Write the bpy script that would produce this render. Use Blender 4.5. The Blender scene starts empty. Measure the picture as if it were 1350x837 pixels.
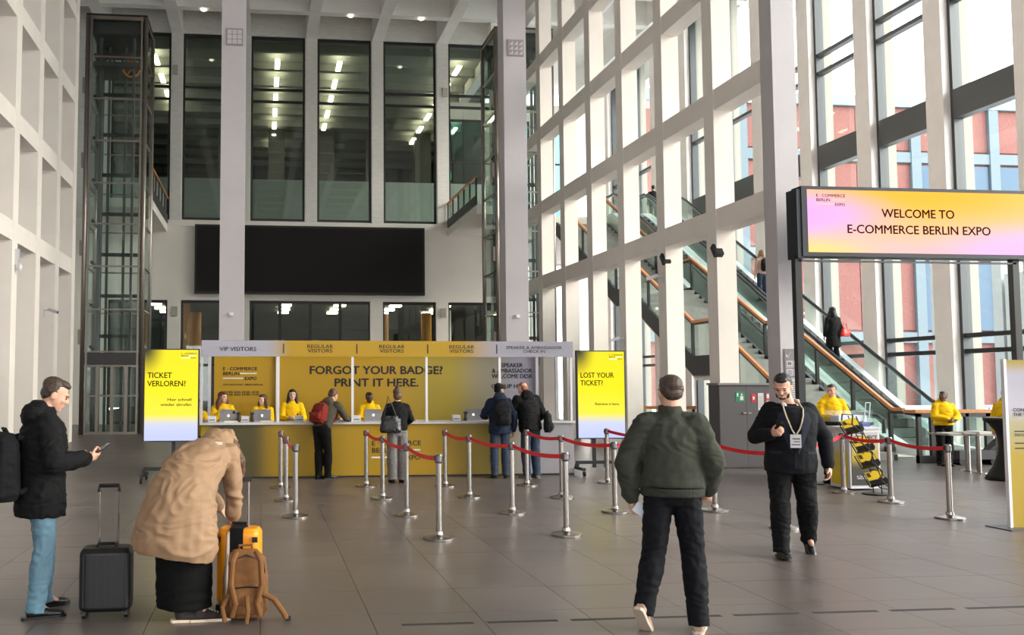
import bpy, math, random
from mathutils import Vector, Matrix, noise
random.seed(7)
C = bpy.context.scene.collection
SC = bpy.context.scene
R = math.radians
# ------------------------------------------------------------------ camera
K = 0.0
def W(u, d, z): return Vector((u + K * d, d, z))
F, AC, PITCH, ROLL = 1230.0, R(6.25), math.atan(79 / 1230.0), -.0008
fw = Vector((math.sin(AC) * math.cos(PITCH), math.cos(AC) * math.cos(PITCH), math.sin(PITCH)))
rt = Vector((math.cos(AC), -math.sin(AC), 0)); up = rt.cross(fw)
rt2 = rt * math.cos(ROLL) + up * math.sin(ROLL); up2 = up * math.cos(ROLL) - rt * math.sin(ROLL)
cam_d = bpy.data.cameras.new('camera'); cam = bpy.data.objects.new('camera', cam_d); C.objects.link(cam)
cam_d.sensor_width = 36; cam_d.lens = 36 * F / 1350; cam_d.clip_end = 500; cam_d.clip_start = .05; cam_d.shift_x = (675 - 480) / 1350; cam_d.shift_y = -(418.5 - 425) / 1350
m = Matrix((rt2, up2, -fw)).transposed().to_4x4(); m.translation = (0, 0, 1.72); cam.matrix_world = m
SC.camera = cam
# ------------------------------------------------------------------ light
wd = bpy.data.worlds.new('world'); SC.world = wd; wd.use_nodes = True
nt = wd.node_tree; bg = nt.nodes['Background']
tc = nt.nodes.new('ShaderNodeTexCoord'); sp = nt.nodes.new('ShaderNodeSeparateXYZ'); cr = nt.nodes.new('ShaderNodeValToRGB')
nt.links.new(tc.outputs['Generated'], sp.inputs[0]); nt.links.new(sp.outputs[2], cr.inputs[0]); nt.links.new(cr.outputs[0], bg.inputs[0])
cr.color_ramp.elements[0].position = 0; cr.color_ramp.elements[0].color = (1, .985, .97, 1)
cr.color_ramp.elements[1].position = .8; cr.color_ramp.elements[1].color = (.72, .86, 1, 1)
bg.inputs[1].default_value = 2.3
sl = bpy.data.lights.new('sun', 'SUN'); sun = bpy.data.objects.new('sun', sl); C.objects.link(sun)
sl.energy = 4.8; sl.angle = R(40); sl.color = (1, .925, .84)
sun.rotation_euler = Vector((-.80, .38, -.40)).to_track_quat('-Z', 'Y').to_euler()
vs = SC.view_settings; vs.view_transform = 'Standard'; vs.look = 'None'; vs.gamma = 1; vs.use_curve_mapping = False
vs.exposure = 1.08
SC.cycles.max_bounces = 8; SC.cycles.transparent_max_bounces = 24; SC.cycles.diffuse_bounces = 4; SC.cycles.glossy_bounces = 4
SC.cycles.sample_clamp_indirect = 6

# ------------------------------------------------------------------ materials
def srgb(r, g, b):
    f = lambda c: ((c / 255) / 12.92) if c / 255 <= .04045 else (((c / 255) + .055) / 1.055) ** 2.4
    return (f(r), f(g), f(b), 1)
MATS = {}
def mat(name, col, rough=.6, metal=0, emit=0, noise_s=0, noise_a=.12, bump=0, spec=.5, stretch=(1, 1, 1)):
    if name in MATS: return MATS[name]
    m = bpy.data.materials.new(name); m.use_nodes = True; n = m.node_tree.nodes; l = m.node_tree.links
    b = n['Principled BSDF']; c = srgb(*col)
    b.inputs['Base Color'].default_value = c; b.inputs['Roughness'].default_value = rough
    b.inputs['Metallic'].default_value = metal; b.inputs['Specular IOR Level'].default_value = spec
    if emit: b.inputs['Emission Color'].default_value = c; b.inputs['Emission Strength'].default_value = emit
    if noise_s:
        t = n.new('ShaderNodeTexCoord'); mp = n.new('ShaderNodeMapping'); mp.inputs['Scale'].default_value = stretch
        x = n.new('ShaderNodeTexNoise'); x.inputs['Scale'].default_value = noise_s; x.inputs['Detail'].default_value = 5
        l.new(t.outputs['Object'], mp.inputs[0]); l.new(mp.outputs[0], x.inputs['Vector'])
        rp = n.new('ShaderNodeMapRange'); rp.inputs[1].default_value = .3; rp.inputs[2].default_value = .7
        rp.inputs[3].default_value = 1 - noise_a; rp.inputs[4].default_value = 1 + noise_a
        l.new(x.outputs[0], rp.inputs[0])
        mx = n.new('ShaderNodeMix'); mx.data_type = 'RGBA'; mx.blend_type = 'MULTIPLY'; mx.inputs[0].default_value = 1
        mx.inputs[6].default_value = c; l.new(rp.outputs[0], mx.inputs[7]); l.new(mx.outputs[2], b.inputs['Base Color'])
        if bump:
            bp = n.new('ShaderNodeBump'); bp.inputs['Strength'].default_value = bump; bp.inputs['Distance'].default_value = .01
            l.new(x.outputs[0], bp.inputs['Height']); l.new(bp.outputs[0], b.inputs['Normal'])
    MATS[name] = m; return m
def glass(name, tint, refl=.08, rough=.02, fres=1.45):
    m = bpy.data.materials.new(name); m.use_nodes = True; n = m.node_tree.nodes; l = m.node_tree.links
    n.remove(n['Principled BSDF']); o = n['Material Output']
    t = n.new('ShaderNodeBsdfTransparent'); t.inputs[0].default_value = (*tint, 1)
    g = n.new('ShaderNodeBsdfGlossy'); g.inputs['Roughness'].default_value = rough; g.inputs[0].default_value = (.9, .95, .93, 1)
    fr = n.new('ShaderNodeLayerWeight'); fr.inputs[0].default_value = .5
    pw = n.new('ShaderNodeMath'); pw.operation = 'POWER'; pw.inputs[1].default_value = 5; l.new(fr.outputs['Facing'], pw.inputs[0])
    ad = n.new('ShaderNodeMath'); ad.operation = 'MULTIPLY_ADD'; ad.inputs[1].default_value = .8; ad.inputs[2].default_value = refl * .5 + .01; ad.use_clamp = True
    l.new(pw.outputs[0], ad.inputs[0]); x = n.new('ShaderNodeMixShader')
    l.new(ad.outputs[0], x.inputs[0]); l.new(t.outputs[0], x.inputs[1]); l.new(g.outputs[0], x.inputs[2]); l.new(x.outputs[0], o.inputs[0])
    MATS[name] = m; return m
def ramp(name, stops, axis='x', rough=.5, emit=0, gen=True, extra=None):
    """printed / displayed gradient; stops [(pos,(r,g,b))]; extra (cx, cy, radius, colour, softness) blends a blob in"""
    m = bpy.data.materials.new(name); m.use_nodes = True; n = m.node_tree.nodes; l = m.node_tree.links
    b = n['Principled BSDF']; b.inputs['Roughness'].default_value = rough
    t = n.new('ShaderNodeTexCoord'); s = n.new('ShaderNodeSeparateXYZ'); l.new(t.outputs['Generated'], s.inputs[0])
    r = n.new('ShaderNodeValToRGB'); l.new(s.outputs['XYZ'.index(axis.upper())], r.inputs[0])
    e = r.color_ramp.elements
    while len(e) < len(stops): e.new(.5)
    for i, (p, c) in enumerate(stops): e[i].position = p; e[i].color = srgb(*c)
    r.color_ramp.interpolation = 'EASE'
    out = r.outputs[0]
    for (cx, cz, rad, col, soft) in (extra or []):
        cb = n.new('ShaderNodeCombineXYZ'); l.new(s.outputs[0], cb.inputs[0]); l.new(s.outputs[2], cb.inputs[2])
        dv = n.new('ShaderNodeVectorMath'); dv.operation = 'DISTANCE'; l.new(cb.outputs[0], dv.inputs[0]); dv.inputs[1].default_value = (cx, 0, cz)
        mr = n.new('ShaderNodeMapRange'); mr.interpolation_type = 'SMOOTHSTEP'
        mr.inputs[1].default_value = rad - soft; mr.inputs[2].default_value = rad + soft; mr.inputs[3].default_value = 1; mr.inputs[4].default_value = 0
        l.new(dv.outputs['Value'], mr.inputs[0])
        mx = n.new('ShaderNodeMix'); mx.data_type = 'RGBA'; l.new(mr.outputs[0], mx.inputs[0]); l.new(out, mx.inputs[6]); mx.inputs[7].default_value = srgb(*col)
        out = mx.outputs[2]
    if emit:
        b.inputs['Specular IOR Level'].default_value = .15; b.inputs['Base Color'].default_value = (.01, .01, .01, 1); l.new(out, b.inputs['Emission Color']); b.inputs['Emission Strength'].default_value = emit
    else: l.new(out, b.inputs['Base Color'])
    MATS[name] = m; return m
white = mat('white_plaster', (238, 231, 223), .7, noise_s=1.2, noise_a=.03)
lattice_m = mat('lattice_concrete', (240, 231, 222), .65, noise_s=1.5, noise_a=.03)
column_m = mat('column_concrete', (192, 187, 190), .6, noise_s=2, noise_a=.03, bump=.05)
ceil_m = mat('ceiling_concrete', (238, 235, 230), .8, noise_s=1, noise_a=.04)
wallb_m = mat('back_wall_plaster', (242, 235, 225), .75, noise_s=.8, noise_a=.04)
pil_m = mat('pilaster_concrete', (220, 217, 211), .7, noise_s=3, noise_a=.07, stretch=(1, 1, 4))
frame_m = mat('dark_frame', (38, 38, 40), .45)
grey_m = mat('grey_metal', (86, 88, 90), .45, .3)
steel = mat('brushed_steel', (158, 153, 148), .26, 1)
tsteel = mat('tower_steel', (160, 150, 142), .35, .9)
black = mat('black_plastic', (16, 16, 18), .4)
fpil_m = mat('facade_pillar', (240, 231, 226), .7, noise_s=3, noise_a=.03)
blackm = mat('matt_black', (12, 12, 13), .8)
wood = mat('handrail_wood', (196, 128, 74), .4, noise_s=8, noise_a=.1)
red = mat('red_belt', (222, 22, 44), .5)
ink = mat('black_ink', (14, 12, 14), .6)
whiteink = mat('white_ink', (225, 222, 225), .6)
alu = mat('white_aluminium', (205, 203, 208), .35, .2)
g_hall = glass('back_window_glass', (.70, .75, .72), .10)
g_tower = glass('tower_glass', (.93, .97, .955), .05)
g_clear = glass('clear_glass', (.86, .93, .91), .02)
g_rail = glass('balustrade_glass', (.90, .94, .92), .08)
g_facade = glass('facade_glass', (.945, .962, .95), .0)

# ------------------------------------------------------------------ mesh helpers
class MB:
    def __init__(s): s.v = []; s.f = []
    def add(s, vs, fs):
        n = len(s.v); s.v += [Vector(p) for p in vs]; s.f += [tuple(i + n for i in f) for f in fs]; return s
    BF = [(0, 3, 2, 1), (4, 5, 6, 7), (0, 1, 5, 4), (1, 2, 6, 5), (2, 3, 7, 6), (3, 0, 4, 7)]
    def hexa(s, p): return s.add(p, s.BF)
    def box(s, x0, x1, y0, y1, z0, z1):
        return s.hexa([(x0, y0, z0), (x1, y0, z0), (x1, y1, z0), (x0, y1, z0), (x0, y0, z1), (x1, y0, z1), (x1, y1, z1), (x0, y1, z1)])
    def ub(s, u0, u1, d0, d1, z0, z1):                       # box on the building's skewed grid
        return s.hexa([W(u0, d0, z0), W(u1, d0, z0), W(u1, d1, z0), W(u0, d1, z0), W(u0, d0, z1), W(u1, d0, z1), W(u1, d1, z1), W(u0, d1, z1)])
    def bar(s, a, b, w, h=None, upv=(0, 0, 1)):               # rectangular bar between two points
        a = Vector(a); b = Vector(b); h = h or w; t = (b - a).normalized(); upv = Vector(upv)
        if abs(t.dot(upv)) > .98: upv = Vector((0, 1, 0))
        x = t.cross(upv).normalized(); y = x.cross(t)
        q = [(-1, -1), (1, -1), (1, 1), (-1, 1)]
        return s.hexa([a + x * (i * w / 2) + y * (j * h / 2) for i, j in q] + [b + x * (i * w / 2) + y * (j * h / 2) for i, j in q])
    def rings(s, rs, cap=True, close=False):
        n = len(rs[0]); o = len(s.v)
        for r in rs: s.v += [Vector(p) for p in r]
        k = len(rs)
        for i in range(k - 1 + close):
            for j in range(n):
                a = o + i * n + j; b = o + i * n + (j + 1) % n; i2 = (i + 1) % k
                c = o + i2 * n + (j + 1) % n; e = o + i2 * n + j; s.f.append((a, b, c, e))
        if cap and not close: s.f.append(tuple(o + j for j in reversed(range(n)))); s.f.append(tuple(o + (k - 1) * n + j for j in range(n)))
        return s
    def lathe(s, prof, c=(0, 0, 0), n=20):
        c = Vector(c); return s.rings([[c + Vector((r * math.cos(2 * math.pi * j / n), r * math.sin(2 * math.pi * j / n), z)) for j in range(n)] for r, z in prof])
    def tube(s, pts, r, n=8, close=False):
        pts = [Vector(p) for p in pts]; rs = []; rr = r if isinstance(r, (list, tuple)) else [r] * len(pts)
        x = None; k = len(pts)
        for i, p in enumerate(pts):
            if close: t = (pts[(i + 1) % k] - pts[i - 1]).normalized()
            else: t = (pts[min(i + 1, k - 1)] - pts[max(i - 1, 0)]).normalized()
            if x is None: x = t.cross(Vector((0, 0, 1)) if abs(t.z) < .9 else Vector((0, 1, 0))).normalized()
            else: x = (x - t * x.dot(t)).normalized()
            y = t.cross(x)
            rs.append([p + (x * math.cos(2 * math.pi * j / n) + y * math.sin(2 * math.pi * j / n)) * rr[i] for j in range(n)])
        return s.rings(rs, not close, close)
    def ell(s, c, r, M=None, nu=16, nv=10):
        c = Vector(c); M = M or Matrix.Identity(3); r = (r, r, r) if not isinstance(r, (tuple, list)) else r
        vs = [c + M @ Vector((0, 0, -r[2]))]
        for i in range(1, nv):
            a = -math.pi / 2 + math.pi * i / nv
            vs += [c + M @ Vector((r[0] * math.cos(a) * math.cos(2 * math.pi * j / nu), r[1] * math.cos(a) * math.sin(2 * math.pi * j / nu), r[2] * math.sin(a))) for j in range(nu)]
        vs.append(c + M @ Vector((0, 0, r[2]))); fs = []
        for j in range(nu): fs.append((0, 1 + (j + 1) % nu, 1 + j))
        for i in range(nv - 2):
            for j in range(nu):
                a = 1 + i * nu + j; b = 1 + i * nu + (j + 1) % nu; fs.append((a, b, b + nu, a + nu))
        e = len(vs) - 1; o = 1 + (nv - 2) * nu
        for j in range(nu): fs.append((e, o + j, o + (j + 1) % nu))
        return s.add(vs, fs)
    def cap(s, a, b, ra, rb, n=12):                          # tapered limb with round ends
        a = Vector(a); b = Vector(b); t = (b - a); L = t.length or 1e-6; t /= L
        x = t.cross(Vector((0, 0, 1)) if abs(t.z) < .9 else Vector((0, 1, 0))).normalized(); y = t.cross(x)
        prof = [(-.97, .25), (-.7, .71), (0, 1)]
        rs = [(a + t * (q * ra), ra * w) for q, w in prof] + [(b - t * (q * rb), rb * w) for q, w in reversed(prof)]
        return s.rings([[p + (x * math.cos(2 * math.pi * j / n) + y * math.sin(2 * math.pi * j / n)) * q for j in range(n)] for p, q in rs])
    def loft(s, secs, n=20, sq=1.0):                          # secs: (centre, rx, ry[, yaw]) horizontal-ish elliptic sections following the spine
        P = [Vector(q[0]) for q in secs]; rs = []; k = len(P)
        for i, q in enumerate(secs):
            t = (P[min(i + 1, k - 1)] - P[max(i - 1, 0)]).normalized()
            yaw = q[3] if len(q) > 3 else 0
            x = Vector((math.cos(yaw), math.sin(yaw), 0)); x = (x - t * x.dot(t)).normalized(); y = t.cross(x)
            rs.append([P[i] + x * (q[1] * math.copysign(abs(math.cos(a)) ** sq, math.cos(a))) + y * (q[2] * math.copysign(abs(math.sin(a)) ** sq, math.sin(a))) for a in [2 * math.pi * j / n for j in range(n)]])
        return s.rings(rs)
    def mesh(s, name, off=Vector((0, 0, 0))):
        me = bpy.data.meshes.new(name); me.from_pydata([p - off for p in s.v], [], s.f); me.update(); return me
    def build(s, name, m, parent=None, smooth=False, absolute=False, kind=None, bevel=0):
        off = Vector((0, 0, 0))
        if parent is None:
            xs = [p.x for p in s.v]; ys = [p.y for p in s.v]; zs = [p.z for p in s.v]
            off = Vector(((min(xs) + max(xs)) / 2, (min(ys) + max(ys)) / 2, min(zs)))
        elif absolute:
            q = parent
            while q: off += q.location; q = q.parent
        me = s.mesh(name, off); me.materials.append(m)
        if smooth: me.shade_smooth()
        o = bpy.data.objects.new(name, me); C.objects.link(o)
        if parent: o.parent = parent
        else: o.location = off
        if kind: o['kind'] = kind
        if bevel:
            b = o.modifiers.new('bevel', 'BEVEL'); b.width = bevel; b.segments = 2; b.limit_method = 'ANGLE'
        return o
def empty(name, loc=(0, 0, 0), rz=0, label=None, cat=None, group=None, kind=None):
    o = bpy.data.objects.new(name, None); C.objects.link(o); o.location = loc; o.rotation_euler = (0, 0, rz); o.empty_display_size = .1
    return tag(o, label, cat, group, kind)
def tag(o, label=None, cat=None, group=None, kind=None):
    if label: o['label'] = label
    if cat: o['category'] = cat
    if group: o['group'] = group
    if kind: o['kind'] = kind
    return o
def link_copy(o, parent, loc):
    c = o.copy(); C.objects.link(c); c.parent = parent; c.location = loc; return c
def text(body, h, loc, m, parent, name='lettering', width=None, align='CENTER', bold=.012, space=1.0, rz=0, spacing=1.0):
    """flat lettering facing local -Y; h = capital height, width = fitted width"""
    cu = bpy.data.curves.new('t', 'FONT'); cu.body = body; cu.size = 1;  cu.align_x = align; cu.space_line = space; cu.space_character = spacing
    cu.resolution_u = 3
    t = bpy.data.objects.new('t', cu); C.objects.link(t); dg = bpy.context.evaluated_depsgraph_get(); dg.update()
    me = bpy.data.meshes.new_from_object(t.evaluated_get(dg)); bpy.data.objects.remove(t); bpy.data.curves.remove(cu)
    sy = h / .729; sx = sy
    if width:
        xs = [v.co.x for v in me.vertices]; sx = width / (max(xs) - min(xs))
    for v in me.vertices: x, y, z = v.co; v.co = (x * sx, 0, y * sy)
    if bold:                                              # heavier strokes: the outlines laid over each other with small offsets
        vs = [v.co.copy() for v in me.vertices]; fs = [tuple(p.vertices) for p in me.polygons]; n = len(vs); b = bold * h * 2.2
        V2 = []; F2 = []
        for i, (dx, dz) in enumerate(((-b, 0), (b, 0), (0, b * .7), (0, -b * .7))): V2 += [p + Vector((dx, -.0002 * i, dz)) for p in vs]; F2 += [tuple(q + n * i for q in f) for f in fs]
        me = bpy.data.meshes.new(name); me.from_pydata(V2, [], F2)
    me.materials.clear(); me.materials.append(m)
    o = bpy.data.objects.new(name, me); C.objects.link(o); o.parent = parent; o.location = loc; o.rotation_euler = (0, 0, rz); return o

# ================================================================== STRUCTURE
# ---- floor: slab, near tiles one by one, far paving in the material
def floor_mat(name):
    m = bpy.data.materials.new(name); m.use_nodes = True; n = m.node_tree.nodes; l = m.node_tree.links; b = n['Principled BSDF']
    g = n.new('ShaderNodeNewGeometry'); s = n.new('ShaderNodeSeparateXYZ'); l.new(g.outputs['Position'], s.inputs[0])
    ma = n.new('ShaderNodeMath'); ma.operation = 'MULTIPLY_ADD'; ma.inputs[1].default_value = -K; l.new(s.outputs[1], ma.inputs[0]); l.new(s.outputs[0], ma.inputs[2])
    cb = n.new('ShaderNodeCombineXYZ'); l.new(ma.outputs[0], cb.inputs[0]); l.new(s.outputs[1], cb.inputs[1])
    br = n.new('ShaderNodeTexBrick'); br.offset = 0; br.inputs['Scale'].default_value = 1; br.inputs['Mortar Size'].default_value = .004 if 'far' in name else 0
    br.inputs['Brick Width'].default_value = .8; br.inputs['Row Height'].default_value = .8
    br.inputs['Color1'].default_value = srgb(101, 91, 87); br.inputs['Color2'].default_value = srgb(93, 84, 81); br.inputs['Mortar'].default_value = srgb(70, 66, 62)
    l.new(cb.outputs[0], br.inputs['Vector'])
    nz = n.new('ShaderNodeTexNoise'); nz.inputs['Scale'].default_value = 1.7; nz.inputs['Detail'].default_value = 3; l.new(cb.outputs[0], nz.inputs['Vector'])
    mr = n.new('ShaderNodeMapRange'); mr.inputs[1].default_value = .3; mr.inputs[2].default_value = .7; mr.inputs[3].default_value = .86; mr.inputs[4].default_value = 1.12; l.new(nz.outputs[0], mr.inputs[0])
    mx = n.new('ShaderNodeMix'); mx.data_type = 'RGBA'; mx.blend_type = 'MULTIPLY'; mx.inputs[0].default_value = 1
    l.new(br.outputs[0], mx.inputs[6]); l.new(mr.outputs[0], mx.inputs[7]); l.new(mx.outputs[2], b.inputs['Base Color'])
    r2 = n.new('ShaderNodeMapRange'); r2.inputs[1].default_value = .3; r2.inputs[2].default_value = .7; r2.inputs[3].default_value = .31; r2.inputs[4].default_value = .37
    l.new(nz.outputs[0], r2.inputs[0]); l.new(r2.outputs[0], b.inputs['Roughness']); b.inputs['Specular IOR Level'].default_value = .55
    return m
FM = floor_mat('floor_tile'); FF = floor_mat('floor_tile_far')
grout = mat('grout', (52, 48, 46), .9)
floor = empty('floor', (0, 0, 0), kind='structure')
T = .8; U0, U1, D0, D1 = -4.8, 12.8, 5.4, 13.4
MB().ub(U0, U1, D0, D1, -.2, -.012).build('floor_bed', grout, floor, absolute=True)
s = MB(); s.ub(-9.5, U0, D0, D1, -.2, 0); s.ub(U1, 18.4, D0, D1, -.2, 0); s.ub(-9.5, 18.4, -10, D0, -.2, 0); s.ub(-9.5, 18.4, D1, 66, -.2, 0)
s.build('far_paving', FF, floor, absolute=True)
g = .0022
tm = MB().hexa([Vector((K * y, y, 0)) + Vector((x, 0, z)) for z in (-.012, 0) for x, y in ((g, g), (T - g, g), (T - g, T - g), (g, T - g))]).mesh('tile'); tm.materials.append(FM)
for i in range(int(round((U1 - U0) / T))):
    for j in range(10):
        u = U0 + i * T; d = D0 + j * T
        # only tiles that can be seen
        
        o = bpy.data.objects.new('tile', tm); C.objects.link(o); o.parent = floor; o.location = W(u, d, random.uniform(-.0006, 0))
for k in range(9): MB().ub(1.0 + k * .62, 1.52 + k * .62, 6.66, 6.71, -.004, .0008).build('drain_slot', mat('slot_dark', (46, 42, 42), .7), floor, absolute=True)
# ---- lattices
ZC = 16.6
BZ = [4.87, 7.39, 9.93, 12.46, 14.98]
def lattice(name, u0, u1, ds, dw, label):
    e = empty(name, W((u0 + u1) / 2, ds[0], 0), kind='structure'); e['label'] = label
    for d in ds[1 if u0 > 0 else 0:]: MB().ub(u0, u1, d, d + dw, 0, ZC).build('column', lattice_m, e, absolute=True)
    for a, b in zip(ds, ds[1:]):
        for z in BZ: MB().ub(u0 + .012 if u0 > 0 else u0, u1 - .012 if u0 < 0 else u1, a + (dw if a != 16.39 else .01), b, z, z + .44).build('beam', lattice_m, e, absolute=True)
    return e
lattice('wall_left', -5.95, -5.5, [10.4, 12.55, 14.7, 16.86, 19.03, 21.2, 23.37, 25.52, 27.7], .44, 'white concrete lattice wall on the left')
lattice('wall_right', 9.35, 9.77, [16.39, 18.28, 20.74, 23.18, 25.54, 27.94, 30.35, 34.6, 37.0], .43, 'white concrete lattice wall on the right')
MB().ub(9.34, 9.79, 15.98, 16.40, 0, ZC).build('wall_column', column_m, kind='structure')
for o in (C.objects['wall_column'],): o['label'] = 'wide grey end column of the right lattice'; o.name = 'trim_1'
MB().ub(-9.6, -9.4, -10, 39.6, 0, ZC + 1.5).build('wall_left_outer', mat('corridor_wall', (186, 186, 190), .8), kind='structure')
# ---- unseen wall added behind the viewer to cut front light: solid above, open below
wf = empty('wall_front_added', W(4, -10, 0), kind='structure')
MB().ub(-9.6, 19.2, -10.4, -10, 5.2, ZC + 1.4).build('upper_wall', white, wf, absolute=True)
for u in range(-9, 19, 4): MB().ub(u, u + .6, -10.4, -10, 0, 5.2).build('pier', white, wf, absolute=True)
# ---- ceiling
ce = empty('ceiling', W(4, 20, ZC), kind='structure')
MB().ub(-9.6, 19.2, -10, 50, ZC + 1.2, ZC + 1.4).build('ceiling_slab', ceil_m, ce, absolute=True)
PC = [-9.4, -6.67, -3.67, -.81, 2.05, 4.94, 7.81, 10.6, 13.4, 16.2, 19.0]
for u in PC: MB().ub(u - .24, u + .24, -10, 39.7 if u < 9 else 48, ZC, ZC + 1.2).build('ceiling_beam', ceil_m, ce, absolute=True)
for k in range(17):
    d = 36.7 - 2.85 * k
    for a, b in zip(PC, PC[1:]): MB().ub(a + .24, b - .24, d, d + .4, ZC + .015, ZC + 1.2).build('cross_beam', ceil_m, ce, absolute=True)
dl = mat('downlight_lens', (255, 246, 225), .4, emit=4)
for u, d in ((-2.4, 36.9), (6.4, 36.9), (3.5, 36.9)):
    tag(MB().lathe([(.09, -.04), (.1, -.04), (.1, .015)], W(u, d, ZC), 14).build('downlight', dl), 'small round ceiling downlight, the %s one' % {-2.4: 'leftmost, left of the grey column', 6.4: 'rightmost', 3.5: 'middle'}[u], 'light', 'ceiling downlights')
# ---- back wall with openings
DB = 39.6
S_ = 39.6 / 36.5
def sz(z): return 1.72 + (z - 1.72) * S_
bw = empty('wall_back', W(2, DB, 0), kind='structure')
bays = [(a * S_, b * S_) for a, b in [(-3.15, -1.0), (-.49, 1.64), (2.14, 4.30), (4.80, 6.945), (7.46, 9.3)]]
low = [(a * S_, b * S_) for a, b in [(-5.9, -3.64), (-3.14, -1.0), (-.49, 4.24), (4.75, 6.885), (7.38, 9.25)]]
bays = [(-5.9 * S_, -3.62 * S_)] + bays
ZL, ZS, ZT = sz(4.91), sz(8.06), sz(15.5)
def wall_pieces(openings, z0, z1, zo0, zo1, d0, d1, m, ua=-9.6, ub_=10.15):
    edges = [ua] + [x for o in openings for x in o] + [ub_]
    for i in range(0, len(edges), 2): MB().ub(edges[i], edges[i + 1], d0, d1, z0, z1).build('wall_pier', m, bw, absolute=True)
    for a, b in openings:
        if zo0 > z0 + .01: MB().ub(a, b, d0, d1, z0, zo0).build('wall_infill', m, bw, absolute=True)
        if zo1 < z1 - .01: MB().ub(a, b, d0, d1, zo1, z1).build('wall_infill', m, bw, absolute=True)
wall_pieces(low, 0, ZS - .3, 0, ZL, DB, DB + .35, wallb_m)
wall_pieces(bays, ZS - .05, ZC + 1.2, ZS, ZT, DB + .12, DB + .45, pil_m)
MB().ub(-9.6, 10.15, DB - .04, DB + .45, ZS - .3, ZS - .05).build('trim_2', white, kind='structure')
for (a, b) in zip([x[1] for x in bays], [x[0] for x in bays[1:]]):
    MB().ub(a + .02, b - .02, DB, DB + .13, ZS - .05, ZC + 1.2).build('pilaster', pil_m, bw, absolute=True)
wn = [0]
def window(a, b, z0, z1, bars, gm, d=DB + .2, vs=(), fw_=.09, fm=frame_m):
    wn[0] += 1; e = empty('window_%d' % wn[0], W((a + b) / 2, d, z0), kind='structure')
    f = MB(); f.ub(a, a + fw_, d, d + .1, z0, z1); f.ub(b - fw_, b, d, d + .1, z0, z1); f.ub(a + fw_, b - fw_, d, d + .1, z1 - fw_ * 1.3, z1); f.ub(a + fw_, b - fw_, d, d + .1, z0, z0 + fw_ * 1.3)
    f.build('frame', fm, e, absolute=True)
    for z in bars: MB().ub(a + fw_, b - fw_, d - .02, d + .09, z - .05, z + .05).build('transom', fm, e, absolute=True)
    for u in vs: MB().ub(u - .05, u + .05, d - .01, d + .09, z0, z1).build('mullion', fm, e, absolute=True)
    ze = [z0 + fw_] + sorted(bars) + [z1 - fw_]; ue = [a + fw_] + list(vs) + [b - fw_]
    for p, q in zip(ze, ze[1:]):
        for r, t in zip(ue, ue[1:]): MB().ub(r, t, d + .04, d + .05, p, q).build('pane', gm, e, absolute=True)
    return e
for a, b in bays: window(a, b, ZS, ZT, [sz(12.875), sz(13.356)], g_hall)
for i, (a, b) in enumerate(low):
    if i == 2:
        dn = empty('door_1', W(2.0, DB + .15, 0), kind='structure')
        for q in range(4):
            x0 = a + q * (b - a) / 4; x1 = x0 + (b - a) / 4
            f = MB(); f.ub(x0, x0 + .07, DB + .15, DB + .22, 0, ZL); f.ub(x1 - .07, x1, DB + .15, DB + .22, 0, ZL)
            for z in (0, 2.45, ZL - .12): f.ub(x0 + .07, x1 - .07, DB + .15, DB + .22, z, z + .12)
            f.build('leaf_frame', frame_m, dn, absolute=True)
            MB().ub(x0 + .07, x1 - .07, DB + .18, DB + .19, 0.12, ZL - .12).build('pane', g_hall, dn, absolute=True)
    else: window(a, b, 0, ZL, [2.45], g_hall)
# rooms behind the back wall
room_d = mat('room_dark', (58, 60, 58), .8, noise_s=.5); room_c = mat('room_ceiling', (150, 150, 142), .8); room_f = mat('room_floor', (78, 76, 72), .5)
room_g = mat('parapet_panel', (170, 182, 174), .6); room_b = mat('blue_grey_panel', (52, 66, 74), .5)
rm = empty('wall_far_rooms', W(0, 62, 0), kind='structure')
for args, nm, m_ in (((-11, 12, 40.1, 66, 8.0, 8.5), 'upper_floor', room_f), ((-11, 12, 66, 66.2, 0, 17.4), 'end_wall', room_d), ((-11, -10.8, 40.1, 66, 0, 17.4), 'side_wall', room_d),
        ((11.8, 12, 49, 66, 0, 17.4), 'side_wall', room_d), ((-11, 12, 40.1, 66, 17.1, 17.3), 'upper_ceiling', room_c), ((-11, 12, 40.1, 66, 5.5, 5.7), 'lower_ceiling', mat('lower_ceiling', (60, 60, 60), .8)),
        ((-11, 12, 43.4, 43.55, 8.5, 11.2), 'parapet', room_g), ((-11, 12, 57, 57.1, 10.9, 13.4), 'blue_band', room_b), ((-11, 12, 55.5, 55.6, 11.6, 11.72), 'room_rail', frame_m), ((-11, 12, 55.5, 55.6, 12.4, 12.52), 'room_rail', frame_m)):
    MB().ub(*args).build(nm, m_, rm, absolute=True)
for k in range(10): MB().ub(-11, 12, 41.7 + 2.5 * k, 42.0 + 2.5 * k, 16.75, 17.1).build('room_beam', room_c, rm, absolute=True)
for u in range(-9, 12, 3): MB().ub(u + .3, u + 1.3, 56, 56.6, 8.5, 17.1).build('room_pier', mat('room_pier', (104, 104, 100), .8), rm, absolute=True)
ORD = ['first', 'second', 'third', 'fourth', 'fifth', 'sixth', 'seventh']
lamp_m = mat('ceiling_lamp', (255, 243, 210), .5, emit=10)
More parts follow.
